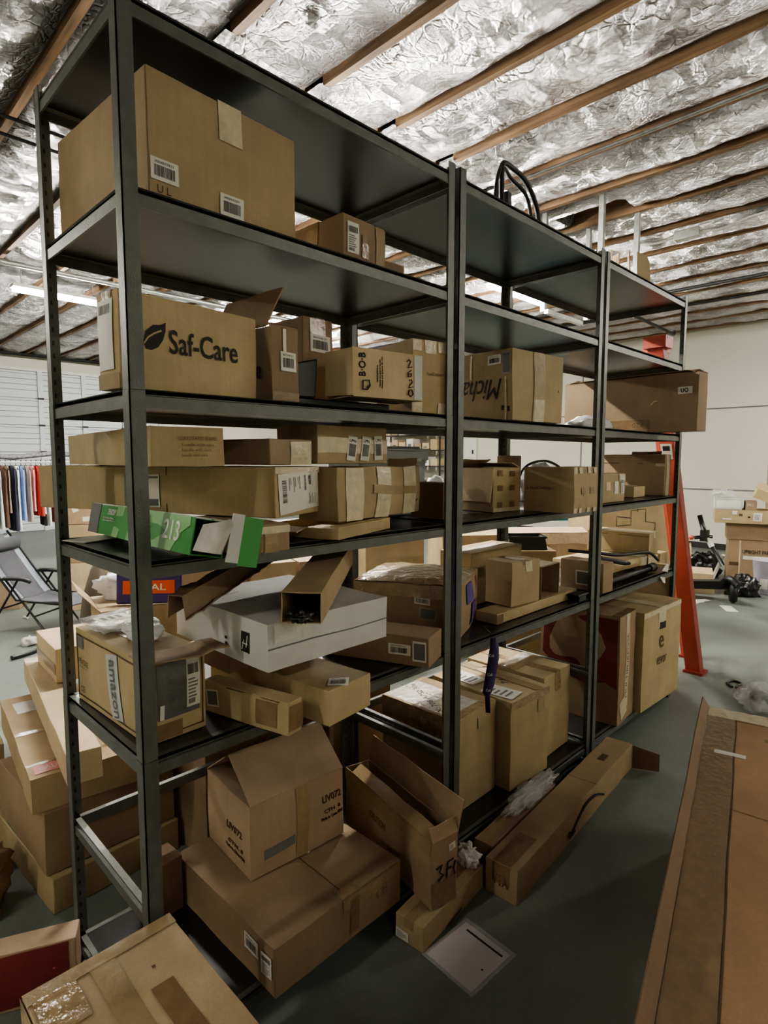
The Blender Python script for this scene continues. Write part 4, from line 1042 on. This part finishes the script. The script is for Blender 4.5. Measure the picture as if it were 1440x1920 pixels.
# ------------------------------------------------------------------ top shelf load
t = empty('cable_coil', 'coiled black cable standing on the top shelf of the middle bay', 'cable', (0, 0, 0))
zt = D6
bm = bmesh.new()
tube(bm, spline([(1.70, .16, zt+.01), (1.715, .16, zt+.17), (1.765, .17, zt+.265), (1.80, .2, zt+.24), (1.81, .24, zt+.01)]), .009, 8)
tube(bm, spline([(1.745, .15, zt+.01), (1.755, .16, zt+.18), (1.775, .17, zt+.275), (1.88, .19, zt+.30), (2.02, .20, zt+.285), (2.12, .20, zt+.20), (2.15, .20, zt+.09), (2.14, .20, zt+.01)]), .012, 8)
tube(bm, spline([(1.76, .17, zt+.01), (1.77, .17, zt+.17), (1.80, .18, zt+.265), (1.92, .22, zt+.275), (2.06, .22, zt+.235), (2.11, .22, zt+.12), (2.11, .22, zt+.01)]), .009, 8)
tube(bm, spline([(1.70, .16, zt+.01), (1.73, .17, zt+.08), (1.79, .18, zt+.06)]), .008, 8)
link('cord', bm, BLACKR, t)
bm = bmesh.new(); bx(bm, 1.84, 1.92, .19, .25, zt+.0, zt+.10); bx(bm, 1.86, 1.91, .20, .24, zt+.10, zt+.13); bevel(link('adapter', bm, WHITE, t), .006)
bm = bmesh.new(); bx(bm, 1.865, 1.905, .20, .24, zt+.131, zt+.20); bevel(link('plug', bm, BLACKP, t), .008)
for k, (x, y, yw, w, h, m, lb) in enumerate(((3.06, .22, 70, .13, .225, KP, 'pale cardboard sheet standing first in the row on the top shelf'), (3.12, .20, 62, .10, .215, K2, 'narrow cardboard sheet standing second in the row on the top shelf'),
        (3.19, .16, 30, .07, .235, K3, 'brown cardboard sheet standing third in the row on the top shelf'), (3.25, .14, -12, .13, .245, K2, 'clipped-corner cardboard sheet standing last in the row on the top shelf'))):  # third sheet takes the brown kraft
    bm = bmesh.new(); pts = [(0, 0), (w, 0), (w, h*.80), (w*.78, h*.97), (.0, h)]
    a = [bm.verts.new((u, 0, v)) for u, v in pts]; b2 = [bm.verts.new((u, .006, v)) for u, v in pts]
    bm.faces.new(a); bm.faces.new(b2[::-1])
    for i in range(5): bm.faces.new((a[i], b2[i], b2[(i+1) % 5], a[(i+1) % 5]))
    bmesh.ops.recalc_face_normals(bm, faces=bm.faces)
    tag(link('cardboard_sheet', bm, m, loc=(x, y, D6), rot=(R(-4), 0, R(yw))), lb, 'cardboard', 'cardboard sheets on the top shelf')
# ------------------------------------------------------------------ background
# ladder
t = empty('step_ladder', 'tall closed red step ladder leaning on the far end of the rack', 'ladder', (0, 0, 0))
f1, t1 = Vector((4.36, .03, .0)), Vector((3.815, .22, 2.46)); off = Vector((.36, .15, 0))
def rail(p0, p1, name):
    bm = bmesh.new(); g = []
    for p in (p0, p1): g.append([bm.verts.new(p+Vector(q)) for q in ((-.045, -.05, 0), (.045, -.05, 0), (.045, .06, 0), (-.045, .06, 0))])
    for i in range(4):
        f = bm.faces.new((g[0][i], g[0][(i+1) % 4], g[1][(i+1) % 4], g[1][i])); f.material_index = 1 if i == 0 else 0  # aisle-facing side gets the red with its shade painted in
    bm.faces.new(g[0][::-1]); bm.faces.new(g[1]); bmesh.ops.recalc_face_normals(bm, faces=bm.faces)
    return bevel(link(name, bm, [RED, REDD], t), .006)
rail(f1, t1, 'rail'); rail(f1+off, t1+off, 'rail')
for k in range(1, 8):
    q = k/8; a = f1+(t1-f1)*q
    bm = bmesh.new(); tube(bm, [a+off*.12, a+off*.88], .02, 4); link('step', bm, GALV, t)
bm = bmesh.new(); bx(bm, -.07, .07, -.08, .075, -.01, .07); bx(bm, .29, .43, .10, .22, -.01, .06); bx(bm, .05, .30, .02, .10, .0, .05)
for x, y in ((-.035, -.0815), (0, -.0815), (.035, -.0815)): bx(bm, x-.009, x+.009, y, y+.001, .05, .068, 1)
bm.transform(Matrix.Translation(t1)); link('top_cap', bm, [RED, BLACKP], t)
for f in (f1, f1+off):
    bm = bmesh.new(); bx(bm, f.x-.075, f.x+.065, f.y-.07, f.y+.07, 0, .02); link('foot', bm, REDD, t)
q = f1+(t1-f1)*.70
bm = bmesh.new(); bx(bm, -.0475, -.0465, -.035, .045, -.05, .06, 0); bx(bm, -.0485, -.0475, -.02, .03, .01, .045, 1); bx(bm, -.0485, -.0475, -.02, .03, -.04, -.02, 1)
sh = (t1-f1); bm.transform(Matrix(((1, 0, sh.x/sh.z, 0), (0, 1, sh.y/sh.z, 0), (0, 0, 1, 0), (0, 0, 0, 1)))); bm.transform(Matrix.Translation(q)); link('warning_label', bm, [PAPER, INK], t)

# right-hand carton pile
c = box('upright freezer carton at the base of the right-hand pile', (8.40, .880, .001), -72, .62, .45, .585, K3)
c.text('R', 'UPRIGHT FREEZER', .17, .40, .05, INK, 0, w=.42, bold=.015); c.quad('R', .18, .32, .38, .05, PAPER, .002); c.tape('R', .13, 0, .018, .58, TAPEP); c.tape('R', .0, .0, .62, .045, TAPEP); c.quad('R', .02, .23, .12, .05, INKB); c.done()
c = box('plain carton second from the bottom of the right-hand pile', (8.38, .90, .588), -72, .62, .45, .225, K3); c.done()
c = box('wide flat carton with a white label, third up the right-hand pile', (8.24, 1.02, .816), -72, .76, .5, .180, K2)
c.sticker('R', .44, .04, .10, .11, -3, 'lines', 'white label'); c.sticker('R', .09, .045, .11, .02, 0, 'plain', 'white strip'); c.sticker('R', .20, .12, .06, .05, 0, 'plain', 'white scrap'); c.quad('R', .28, .10, .04, .03, INKB); c.quad('R', .38, .08, .03, .02, INKB); c.done()
c = box('white carton wrapped in clear film on the right-hand pile', (8.24, 1.03, .998), -72, .32, .4, .155, PAPERW, wear=.008); c.tape('R', .02, .02, .28, .10, WHITE); c.done()
o = crumple('plastic_film', FILM, (.17, .12, .07), 51, (8.42, .98, 1.158), amp=.5); tag(o, 'crumpled clear film on the white carton of the right-hand pile', 'plastic film')
c = box('small printed carton between the white carton and the open one', (8.36, .69, .998), -72, .13, .25, .12, K4); c.text('R', 'M4.2', .02, .05, .04, PAPER, 0, w=.07); c.done()
c = box('tilted open carton leaning at the right edge of the right-hand pile', (8.34, .60, 1.17), -72, .45, .25, .12, K2, ry=22, open_top=True); c.flap('R', .10, -60); c.flap('B', .1, 30); c.done()
c = box('tall cardboard sheet with a white sticker standing at the right edge', (9.02, .60, .001), -72, .5, .03, 1.80, K4); c.sticker('R', .015, 1.42, .07, .2, 0, 'plain', 'white sticker'); c.done()
t = empty('waste_bin', 'translucent white waste bin in front of the freezer carton', 'bin', (7.90, .32, .001))
bm = bmesh.new(); lathe(bm, [(.001, .002), (.105, 0), (.11, .02), (.15, .42), (.158, .425), (.152, .43), (.144, .42), (.105, .02)], 24); link('body', bm, plain('frosted_plastic', (206, 200, 214), .35, alpha=.8, var=.08), t)
bm = bmesh.new(); bx(bm, -.132, -.126, -.05, .03, .08, .2); link('sticker_label', bm, PAPER, t)
# kick scooter
t = empty('kick_scooter', 'black kick scooter lying on cartons near the right wall', 'scooter', (0, 0, 0))
bm = bmesh.new(); tube(bm, [(7.02, .50, .12), (7.02, .44, .12)], .001, 6)
bm.free()
def wheel(x, y, z, r, w, rotz):
    bm = bmesh.new(); lathe(bm, [(.02, -w*.5), (r*.55, -w*.5), (r*.62, -w*.3), (r*.9, -w*.5), (r, -w*.2), (r, w*.2), (r*.9, w*.5), (r*.62, w*.3), (r*.55, w*.5), (.02, w*.5)], 24)
    bm.transform(Matrix.Translation((x, y, z)) @ Matrix.Rotation(rotz, 4, 'Z') @ Matrix.Rotation(PI/2, 4, 'X')); return bm
o = link('wheel', wheel(7.10, .47, .125, .12, .075, R(20)), BLACKR, t)
bm = bmesh.new(); tube(bm, spline([(7.16, .60, .18), (7.12, .55, .26), (7.06, .48, .27), (7.02, .40, .22)]), .045, 8); link('fender', bm, BLACKP, t)
bm = bmesh.new(); bx(bm, -.28, .28, -.07, .07, -.05, .05); bm.transform(Matrix.Translation((7.13, .82, .165)) @ Matrix.Rotation(R(110), 4, 'Z') @ Matrix.Rotation(R(4), 4, 'Y')); bevel(link('deck', bm, BLACKP, t), .012)
bm = bmesh.new(); tube(bm, [(7.36, .66, .38), (7.36, .80, .62), (7.36, .86, .72)], .026, 8, 0); tube(bm, [(7.36, .89, .78), (7.36, .95, .98)], .03, 8); link('stem', bm, BLACKP, t)
bm = bmesh.new(); tube(bm, [(7.36, .79, .60), (7.36, .85, .70)], .034, 8); link('clamp', bm, WHITE, t)
bm = bmesh.new(); tube(bm, [(7.30, .98, .70), (7.34, .86, .72), (7.38, .80, .72)], .022, 8); bx(bm, 7.31, 7.41, .84, .92, .66, .80); link('folding_joint', bm, BLACKP, t)
bm = bmesh.new(); bmesh.ops.create_icosphere(bm, subdivisions=2, radius=.032); bm.transform(Matrix.Translation((7.29, 1.01, .70))); link('release_knob', bm, RED, t, smooth=True)
for k, (N, yw, a, b, h, m, lb) in enumerate((((7.30, .98, .001), -70, .25, .5, .10, KP, 'pale carton flat under the scooter deck'), ((7.32, 1.18, .103), -72, .42, .5, .14, KP, 'pale carton the scooter leans across'),
    ((7.80, 1.58, .001), -72, .40, .45, .36, K4, 'pinkish carton behind the scooter'), ((7.80, 1.60, .364), -72, .42, .45, .13, KP, 'long pale carton on the pinkish carton behind the scooter'), ((7.87, 1.64, .497), -72, .26, .35, .34, KP, 'squarish pale carton topmost behind the scooter'))):
    box(lb, N, yw, a, b, h, m).done()
c = box('small white appliance box behind the scooter handle', (7.89, 1.63, .840), -72, .2, .25, .13, WHITE); c.quad('R', .02, .03, .10, .07, INKG); c.done()
for k, (x, y, sx, sy, sz, lb) in enumerate(((7.60, .50, .12, .16, .16, 'shiny black plastic sack drooping beside the scooter'), (8.62, 1.24, .11, .2, .20, 'black plastic sack heaped against the freezer carton'), (9.4, 2.3, .4, .22, .17, 'wide black sack against the right wall'))):
    tag(crumple('trash_bag', plain('shiny_black_sack', (18, 18, 20), .22, spec=.8, var=.3, bump=1., bscale=18), (sx, sy, sz), 60+k, (x, y, .001), amp=.5, freq=4), lb, 'sack')
t = empty('foam_roller', 'pale tube poking out over the black sack by the freezer carton', 'tube', (0, 0, 0))
bm = bmesh.new(); tube(bm, [(8.24, 1.02, .02), (8.12, .86, .40)], .022, 10); link('roll', bm, PAPER, t)
# pieces at the far rack end
c = box('tall narrow carton standing between the ladder and the far rack end', (3.87, .16, .001), 0, .14, .35, .985, K2); c.tape('T', 0, .15, .14, .05, TAPEP); c.done()
c = box('folded flat carton standing on end against the far rack post', (3.765, .035, .001), -3, .045, .42, .925, K2, wear=.006)
for v in (.12, .30, .55, .74): c.tape('R', 0, v, .045, .06, TAPEP)
c.done()
c = box('large carton with a line drawing of a seat, behind the far bay', (5.20, 1.28, .001), -30, 1.0, .5, 1.235, K2)
c.stroke('R', [(.25, .98), (.42, .99), (.42, 1.14), (.60, 1.15), (.60, 1.02), (.72, 1.0), (.72, .90)], .008, INK); c.stroke('R', [(.42, 1.06), (.25, 1.08), (.25, .98)], .008, INK); c.stroke('R', [(.50, 1.2), (.50, 1.12)], .006, INK); c.done()
# behind the middle bay
c = box('yellowish carton with a torn lid, behind the middle bay on the floor', (4.05, 1.62, .001), -40, .85, .5, .985, K2, wear=.012); c.tape('T', 0, 0, .85, .1, TAPEP); c.tape('R', 0, .88, .85, .1, TAPEP); c.flap('R', .14, -75, .05, .95, KP); c.done()
c = box('yellowish carton with a small white tag, behind the middle post on the floor', (3.25, 1.70, .001), -35, .58, .5, 1.03, K2, wear=.008); c.sticker('R', .05, .93, .06, .07, 0, 'plain', 'small white tag'); c.done()
t = empty('work_table', 'teal steel work table behind the yellowish carton', 'table', (6.6, 2.9, 0), (0, 0, R(-35)))
bm = bmesh.new(); bx(bm, -1.0, 1.0, -.35, .35, .96, .99); bx(bm, -1.0, 1.0, -.35, -.33, .85, .96)
for k in range(14): bx(bm, -.92+.14*k, -.90+.14*k, -.352, -.35, .89, .92, 1)
link('tabletop', bm, [TEAL, STEELD], t)
for x in (-.95, .95):
    for y in (-.3, .3):
        bm = bmesh.new(); bx(bm, x-.03, x+.03, y-.03, y+.03, 0, .96); link('leg', bm, TEAL, t)
bm = bmesh.new(); tube(bm, [(-.95, -.30, .05), (-.2, -.30, .94)], .03, 4); link('brace', bm, TEAL, t)
o = crumple('plastic_tote', BLUE, (.3, .25, .25), 71, (6.0, 2.3, .40), amp=.2, sub=3); tag(o, 'blue bag heaped beside the teal work table', 'bag'); o.location.z = .001; o.scale = (1, 1, 2.0)
t = empty('plastic_crate', 'black plastic crate on a carton behind the middle bay', 'crate', (3.42, 1.02, .985), (0, 0, R(-45)))
bm = tub(-.14, .14, -.1, .1, .10, -.01); o = link('tub', bm, BLACKP, t); o.modifiers.new('t', 'SOLIDIFY').thickness = .006
c = box('plain carton under the black plastic crate', (3.18, 1.05, .001), -45, .40, .34, .982, K1); c.done()
# behind the near bay
for k, (N, yw, a, b, h, m, lb) in enumerate((((1.18, 2.62, .001), -18, .42, .4, .86, K1, 'tan carton with a small white tag, first in the row behind the near bay'), ((1.62, 2.48, .001), -18, .20, .4, .84, K3, 'narrow brown carton, second in the row behind the near bay'),
    ((1.84, 2.42, .001), -18, .36, .4, .87, K1, 'tan carton, third in the row behind the near bay'), ((2.22, 2.32, .001), -18, .26, .4, .86, K3, 'brown carton, last in the row behind the near bay'))):
    c = box(lb, N, yw, a, b, h, m)
    if k == 0: c.sticker('R', .12, .62, .06, .07, 0, 'plain', 'white tag')
    c.done()
c = box('carton behind the plastic-wrapped carton, on the floor beyond the rack', (2.55, 1.9, .001), -25, .5, .4, 1.12, K2); c.seam('x', .06, .1, TAPEP); c.done()
t = crumple('textile_heap', plain('maroon_cloth', (110, 60, 56), .8, bump=.6, bscale=20), (.16, .14, .07), 75, (2.75, 2.04, 1.126), amp=.5, freq=4); tag(t, 'maroon cloth heaped on a carton beyond the middle bay', 'cloth')
o = crumple('plastic_film', FILMW, (.2, .15, .08), 77, (1.95, 1.55, .80), amp=.5); o.location = (1.95, 1.55, .001); o.scale = (1, 1, 8.5); tag(o, 'tall clear bag of white film behind the near bay', 'bag')
# purple mailer pile on a carton behind the amazon carton
c = box('carton under the purple pouch and bags, behind the rack end', (.62, 2.06, .001), -12, .52, .45, .80, K1); c.flap('L', .16, 40, label='raised side flap'); c.done()
t = empty('mailer_pouch', 'purple and orange printed pouch on the carton behind the rack end', 'mailer bag', (.90, 2.05, .803), (R(-8), 0, R(-38)))
bm = bmesh.new(); bx(bm, -.19, .19, -.012, .012, 0, .20); bevel(link('pouch', bm, plain('purple_film', (60, 40, 110), .4, var=.1), t), .03, 3)
bm = bmesh.new(); bx(bm, -.15, .15, -.016, -.0125, .06, .14); link('panel', bm, ORANGE, t)
bm = bmesh.new(); vs, fs, tw_, th_ = text_mesh('TRIAL', 0, .01); nv = [bm.verts.new((-.10+x*.20/tw_, -.0170, .08+y*.04/th_)) for x, y in vs]
for q in fs: bm.faces.new([nv[i] for i in q])
link('print', bm, INKW, t)
o = crumple('plastic_bag', FILMW, (.15, .11, .11), 81, (.88, 2.36, .803), amp=.45); tag(o, 'bunched clear bag on the carton behind the rack end', 'bag')
o = crumple('duffel_bag', plain('brown_duffel', (112, 100, 86), .8, bump=.4, bscale=40), (.17, .15, .19), 83, (.98, 3.0, .001), amp=.15, sub=3); o.scale = (1, 1, 3.2); tag(o, 'greyish-brown round bag behind the bunched clear bag', 'bag')

# left-hand stack by the clothes
for k, (N, yw, a, b, h, m, lb) in enumerate((((1.50, 5.55, .001), -32, .55, .5, .52, KP, 'pale lowest carton of the stack beside the lounge chair'), ((1.44, 5.62, .523), -30, .42, .4, .22, K3, 'second carton of the stack beside the lounge chair'),
    ((1.42, 5.64, .746), -28, .44, .4, .2, K1, 'third carton of the stack beside the lounge chair'), ((1.46, 5.66, .949), -24, .42, .38, .22, K3, 'fourth carton of the stack, with two torn white scraps'), ((1.50, 5.70, 1.172), -30, .34, .33, .30, K1, 'topmost carton of the stack, with a white label'))):
    c = box(lb, N, yw, a, b, h, m, wear=.006)
    if k == 4: c.sticker('R', .06, .05, .16, .16, -4, 'lines', 'white label')
    if k == 3: c.sticker('R', .15, .13, .06, .06, 20, 'plain', 'torn white scrap'); c.sticker('R', .24, .03, .08, .05, 0, 'plain', 'torn white scrap')
    c.done()
c = box('plain carton on the floor behind the lounge chair', (.60, 6.35, .001), -32, .62, .4, .38, K4); c.done()
c = box('pale carton on the floor, right of the stack beside the lounge chair', (2.1, 5.15, .001), -32, .42, .4, .62, KP); c.flap('R', .1, -60); c.done()
# lounge chair
t = empty('lounge_chair', 'grey folding lounge chair with a headrest pillow, left of the rack', 'chair', (1.08, 5.1, 0), (0, 0, R(-55))); t.scale = (.8, .8, .8)
def cloth(name, pts, w, mat, th=.02):
    bm = bmesh.new(); g = []
    sp = spline(pts, 6)
    for p in sp: g.append([bm.verts.new((p.x, p.y+w*(j/6-.5), p.z-.02*math.sin(PI*j/6))) for j in range(7)])
    for i in range(len(g)-1):
        for j in range(6): bm.faces.new((g[i][j], g[i+1][j], g[i+1][j+1], g[i][j+1]))
    o = link(name, bm, mat, t, smooth=True); o.modifiers.new('t', 'SOLIDIFY').thickness = th; return o
cloth('back_sling', [(-.62, 0, 1.12), (-.42, 0, .86), (-.18, 0, .55), (-.05, 0, .40)], .36, GREYF)
for s in (-1, 1):
    o = cloth('edge_band', [(-.63, 0, 1.12), (-.43, 0, .87), (-.19, 0, .56), (-.05, 0, .41)], .10, GREYL); o.location.y = s*.225
cloth('seat', [(-.05, 0, .41), (.15, 0, .38), (.45, 0, .40), (.62, 0, .36)], .50, GREYF)
bm = bmesh.new(); tube(bm, [(-.50, -.24, 1.02), (-.50, .24, 1.02)], .085, 16); o = link('pillow', bm, GREYF, t)
for s in (-1, 1):
    y = s*.29
    bm = bmesh.new(); tube(bm, [(-.66, y, 1.16), (-.05, y, .40), (.64, y, .37)], .014, 8); link('side_frame', bm, BLACKP, t)
    bm = bmesh.new(); tube(bm, spline([(-.36, y, .62), (-.2, y, .655), (.02, y, .66), (.16, y, .63)]), [.016]*10+[.026]*10+[.024]*10+[.012], 8); link('armrest', bm, BLACKP, t)
    bm = bmesh.new(); tube(bm, [(-.18, y, .64), (.34, y, .015)], .013, 8); link('leg', bm, BLACKP, t)
    bm = bmesh.new(); tube(bm, [(-.02, y, .64), (-.44, y, .015)], .013, 8); link('leg', bm, BLACKP, t)
    bm = bmesh.new(); tube(bm, [(.34, y, .015), (.40, y, .015)], .02, 8); tube(bm, [(-.48, y, .015), (-.42, y, .015)], .02, 8); link('foot_cap', bm, WHITE, t)
bm = bmesh.new(); tube(bm, [(.18, -.29, .21), (.18, .29, .21)], .011, 8); tube(bm, [(-.25, -.29, .29), (-.25, .29, .29)], .011, 8); link('crossbar', bm, BLACKP, t)
bm = bmesh.new(); tube(bm, spline([(.62, 4.15, .02), (.80, 4.22, .02), (.98, 4.42, .02), (1.06, 4.62, .03)]), .02, 8); tag(link('chair_tube', bm, BLACKP), 'curved black tube lying on the floor before the lounge chair', 'tube')
o = crumple('tissue', plain('white_tissue', (206, 202, 194), .7, alpha=.9, bump=.8, bscale=30), (.06, .05, .05), 91, (.84, 4.50, .05), amp=.5, sub=3); o.location.z = .001; tag(o, 'white paper wad on the floor by the curved black tube', 'paper')

# clothes rail
t = empty('clothes_rack', 'white-barred garment rail before the sectional door', 'clothes rack', (2.2, 9.5, 0))
bm = bmesh.new(); tube(bm, [(-1.6, 0, 1.62), (1.1, 0, 1.62)], .015, 8); link('rail', bm, WHITE, t)
for x in (-1.6, 1.1):
    bm = bmesh.new(); tube(bm, [(x, 0, 0), (x, 0, 1.62)], .018, 8); tube(bm, [(x, -.25, .02), (x, .25, .02)], .018, 8); link('upright', bm, WHITE, t)
rnd = random.Random(5)
cl = [((40, 84, 78), 'deep green'), ((236, 236, 232), 'white'), ((110, 80, 66), 'dark brown'), ((150, 128, 116), 'taupe'), ((60, 62, 80), 'navy'), ((240, 242, 246), 'pale blue-white'), ((150, 178, 222), 'sky blue'), ((200, 176, 164), 'beige'), ((226, 160, 156), 'pink'), ((186, 70, 64), 'brick red'), ((236, 234, 230), 'checked black and white'), ((240, 240, 238), 'bright white'), ((130, 50, 60), 'wine'), ((90, 60, 66), 'plum'), ((36, 40, 44), 'black'), ((30, 128, 116), 'teal patterned'), ((26, 110, 100), 'green-teal')]
for k, (rgb, nm) in enumerate(cl):
    x = 1.62+.072*k; L_ = rnd.uniform(.72, 1.05) if k not in (15, 16) else .95
    if k >= 15: x = 2.70+.10*(k-15)
    t = empty('hanging_garment', nm+' garment hanging on the rail before the sectional door', 'clothes', (x, 9.5, 0), (0, 0, R(rnd.uniform(-8, 8))), 'clothes on the garment rail')
    bm = bmesh.new(); g = []
    prof = [(.03, 1.56), (.10, 1.55), (.20, 1.49), (.235, 1.38), (.22, 1.2), (.225, 1.55-L_*.8), (.235, 1.55-L_)]
    for hw, z in prof:
        row = []
        for j in range(13):
            q = j/12*2-1; row.append(bm.verts.new((.022*math.cos(q*1.5)+.012*math.sin(j*1.9+z*3), hw*q, z)))
        for j in range(12, -1, -1):
            q = j/12*2-1; row.append(bm.verts.new((-.022*math.cos(q*1.5)+.012*math.sin(j*1.7+z*3+1)-.004, hw*q, z)))
        g.append(row)
    for i in range(len(g)-1):
        for j in range(26): bm.faces.new((g[i][j], g[i][(j+1) % 26], g[i+1][(j+1) % 26], g[i+1][j]))
    m = plain('cloth_'+nm.replace(' ', '_'), rgb, .85, var=.1)
    mats = [m]
    if 'checked' in nm:
        mats.append(plain('cloth_check_black', (24, 24, 26), .85))
        for i, f in enumerate(bm.faces):
            if ((i//26)+(i % 26)//2) % 2: f.material_index = 1
    link('fabric', bm, mats, t, smooth=True)
    bm = bmesh.new(); tube(bm, spline([(0, 0, 1.56), (0, .03, 1.595), (0, .032, 1.63), (0, 0, 1.652), (0, -.028, 1.632)]), .004, 6); tube(bm, [(0, -.2, 1.50), (0, 0, 1.565), (0, .2, 1.50)], .009, 6); link('hanger', bm, BLACKP, t)
bm = bmesh.new(); tube(bm, spline([(1.5, 9.6, 1.75), (1.9, 9.6, 1.70), (2.2, 9.6, 1.72), (2.6, 9.6, 1.76), (3.0, 9.6, 1.72)]), .04, 8); bx(bm, 1.5, 1.53, 9.58, 9.62, 0, 1.75); bx(bm, 2.97, 3.0, 9.58, 9.62, 0, 1.72)
tag(link('garment_cover', bm, plain('mottled_cover', (120, 120, 124), .6, var=.6, scale=30)), 'mottled rolled cover on a stand behind the garment rail', 'cover')

# goods shelf by the small door
t = empty('goods_shelf', 'black storage shelf with small boxes near the white door', 'shelf', (11.05, 9.05, 0))
for y in (-1.03, 1.03):
    bm = bmesh.new(); bx(bm, -.2, -.17, y-.015, y+.015, 0, 2.6); bx(bm, .17, .2, y-.015, y+.015, 0, 2.6); link('upright', bm, BLACKP, t)
for z in (1.1, 1.5, 1.9, 2.3):
    bm = bmesh.new(); bx(bm, -.2, .2, -1.03, 1.03, z-.02, z); link('shelf_board', bm, BLACKP, t)
rnd = random.Random(3); kinds = [KP, WHITE, K2, KP, K4, WHITE, KP]
names = ['first', 'second', 'third', 'fourth', 'fifth', 'sixth', 'seventh']
for lev, (z, ln) in enumerate(((1.5, 'lower'), (1.9, 'middle'), (2.3, 'top'))):
    for k in range(7):
        y = 9.05-.95+.275*k; h = rnd.uniform(.14, .3)
        c = box('%s small box from the door end, %s board of the black storage shelf' % (names[k], ln), (10.88, y+.24, z+.001), -90, .22, .28, h, kinds[(k+lev*2) % 7], group='small boxes on the storage shelf', wear=.001)
        if k % 2: c.quad('R', .05, h*.3, .12, h*.25, INKG)
        c.done()
# right foreground
c = box('huge flat carton in the right foreground with a cut handle slot', (.178, -1.131, .001), 12.9, 2.055, .02, .6, K1) if False else None
t0 = Vector((2.181, -.671)); dx = Vector((math.cos(R(13)), math.sin(R(13)))); dy = Vector((math.sin(R(13)), -math.cos(R(13))))
o0 = t0-dx*2.0+dy*.80
c = box('huge flat carton filling the right foreground, with a cut handle slot', (o0.x, o0.y, .001), 13, 2.0, .80, .599, kraft('kraft_orange', (164, 124, 84)), wear=.003, bulge=.002)
c.tape('T', 0, .70, 2.0, .10, TAPED); c.quad('T', 0, .694, 2.0, .004, INKB, .0016); c.quad('T', 0, .792, 2.0, .008, INK, .0016); c.tape('T', 1.90, 0, .1, .8, TAPEP); c.quad('T', 1.55, .66, .03, .10, PAPER, .002)
c.stroke('T', [(.50, .36), (.74, .365), (.78, .36)], .006, INK); c.stroke('T', [(.88, .375), (1.02, .38), (1.18, .385), (1.23, .36), (1.235, .30)], .010, INK); c.stroke('T', [(.30, .35), (.46, .355)], .006, INK)
c.quad('T', 1.74, .1, .03, .5, TAPE, .0014); c.quad('T', 1.1, 0, .004, .7, TAPED, .0012, -6)
c.flap('B', .05, 30, .0, .98, K5, 'crumpled edge flap'); c.done()
t = empty('clear_bag', 'clear plastic bag with a dark bottle on the floor behind the huge flat carton', 'bag', (3.95, -.50, .001))
o = crumple('film', FILM, (.16, .14, .10), 95, (0, 0, 0), t, amp=.4)
bm = bmesh.new(); tube(bm, [(-.02, -.05, .06), (.05, .04, .06)], .045, 12); link('bottle', bm, BLACKP, t)
t = empty('folded_tarp', 'folded blue-grey vinyl panel leaning at the right edge', 'tarp', (6.50, -.13, .001), (0, 0, R(-40)))
bm = bmesh.new()
for k in range(3): 
    a = [bm.verts.new(p) for p in ((-.10+.05*k, 0, 0), (.5+.05*k, 0, 0), (.5+.05*k, .14+.03*k, .30), (.06+.05*k, .14+.03*k, .30))]; bm.faces.new(a)
o = link('panel', bm, plain('blue_grey_vinyl', (140, 160, 178), .4, var=.1), t); o.modifiers.new('t', 'SOLIDIFY').thickness = .02

# ------------------------------------------------------------------ colour management
SC.view_settings.view_transform = 'AgX'
SC.view_settings.look = 'AgX - Medium High Contrast'
SC.view_settings.exposure = 1.95
SC.cycles.use_denoising = True
SC.cycles.max_bounces = 8; SC.cycles.diffuse_bounces = 4; SC.cycles.glossy_bounces = 4; SC.cycles.transparent_max_bounces = 12
SC.cycles.sample_clamp_indirect = 6; SC.cycles.caustics_reflective = False; SC.cycles.caustics_refractive = False
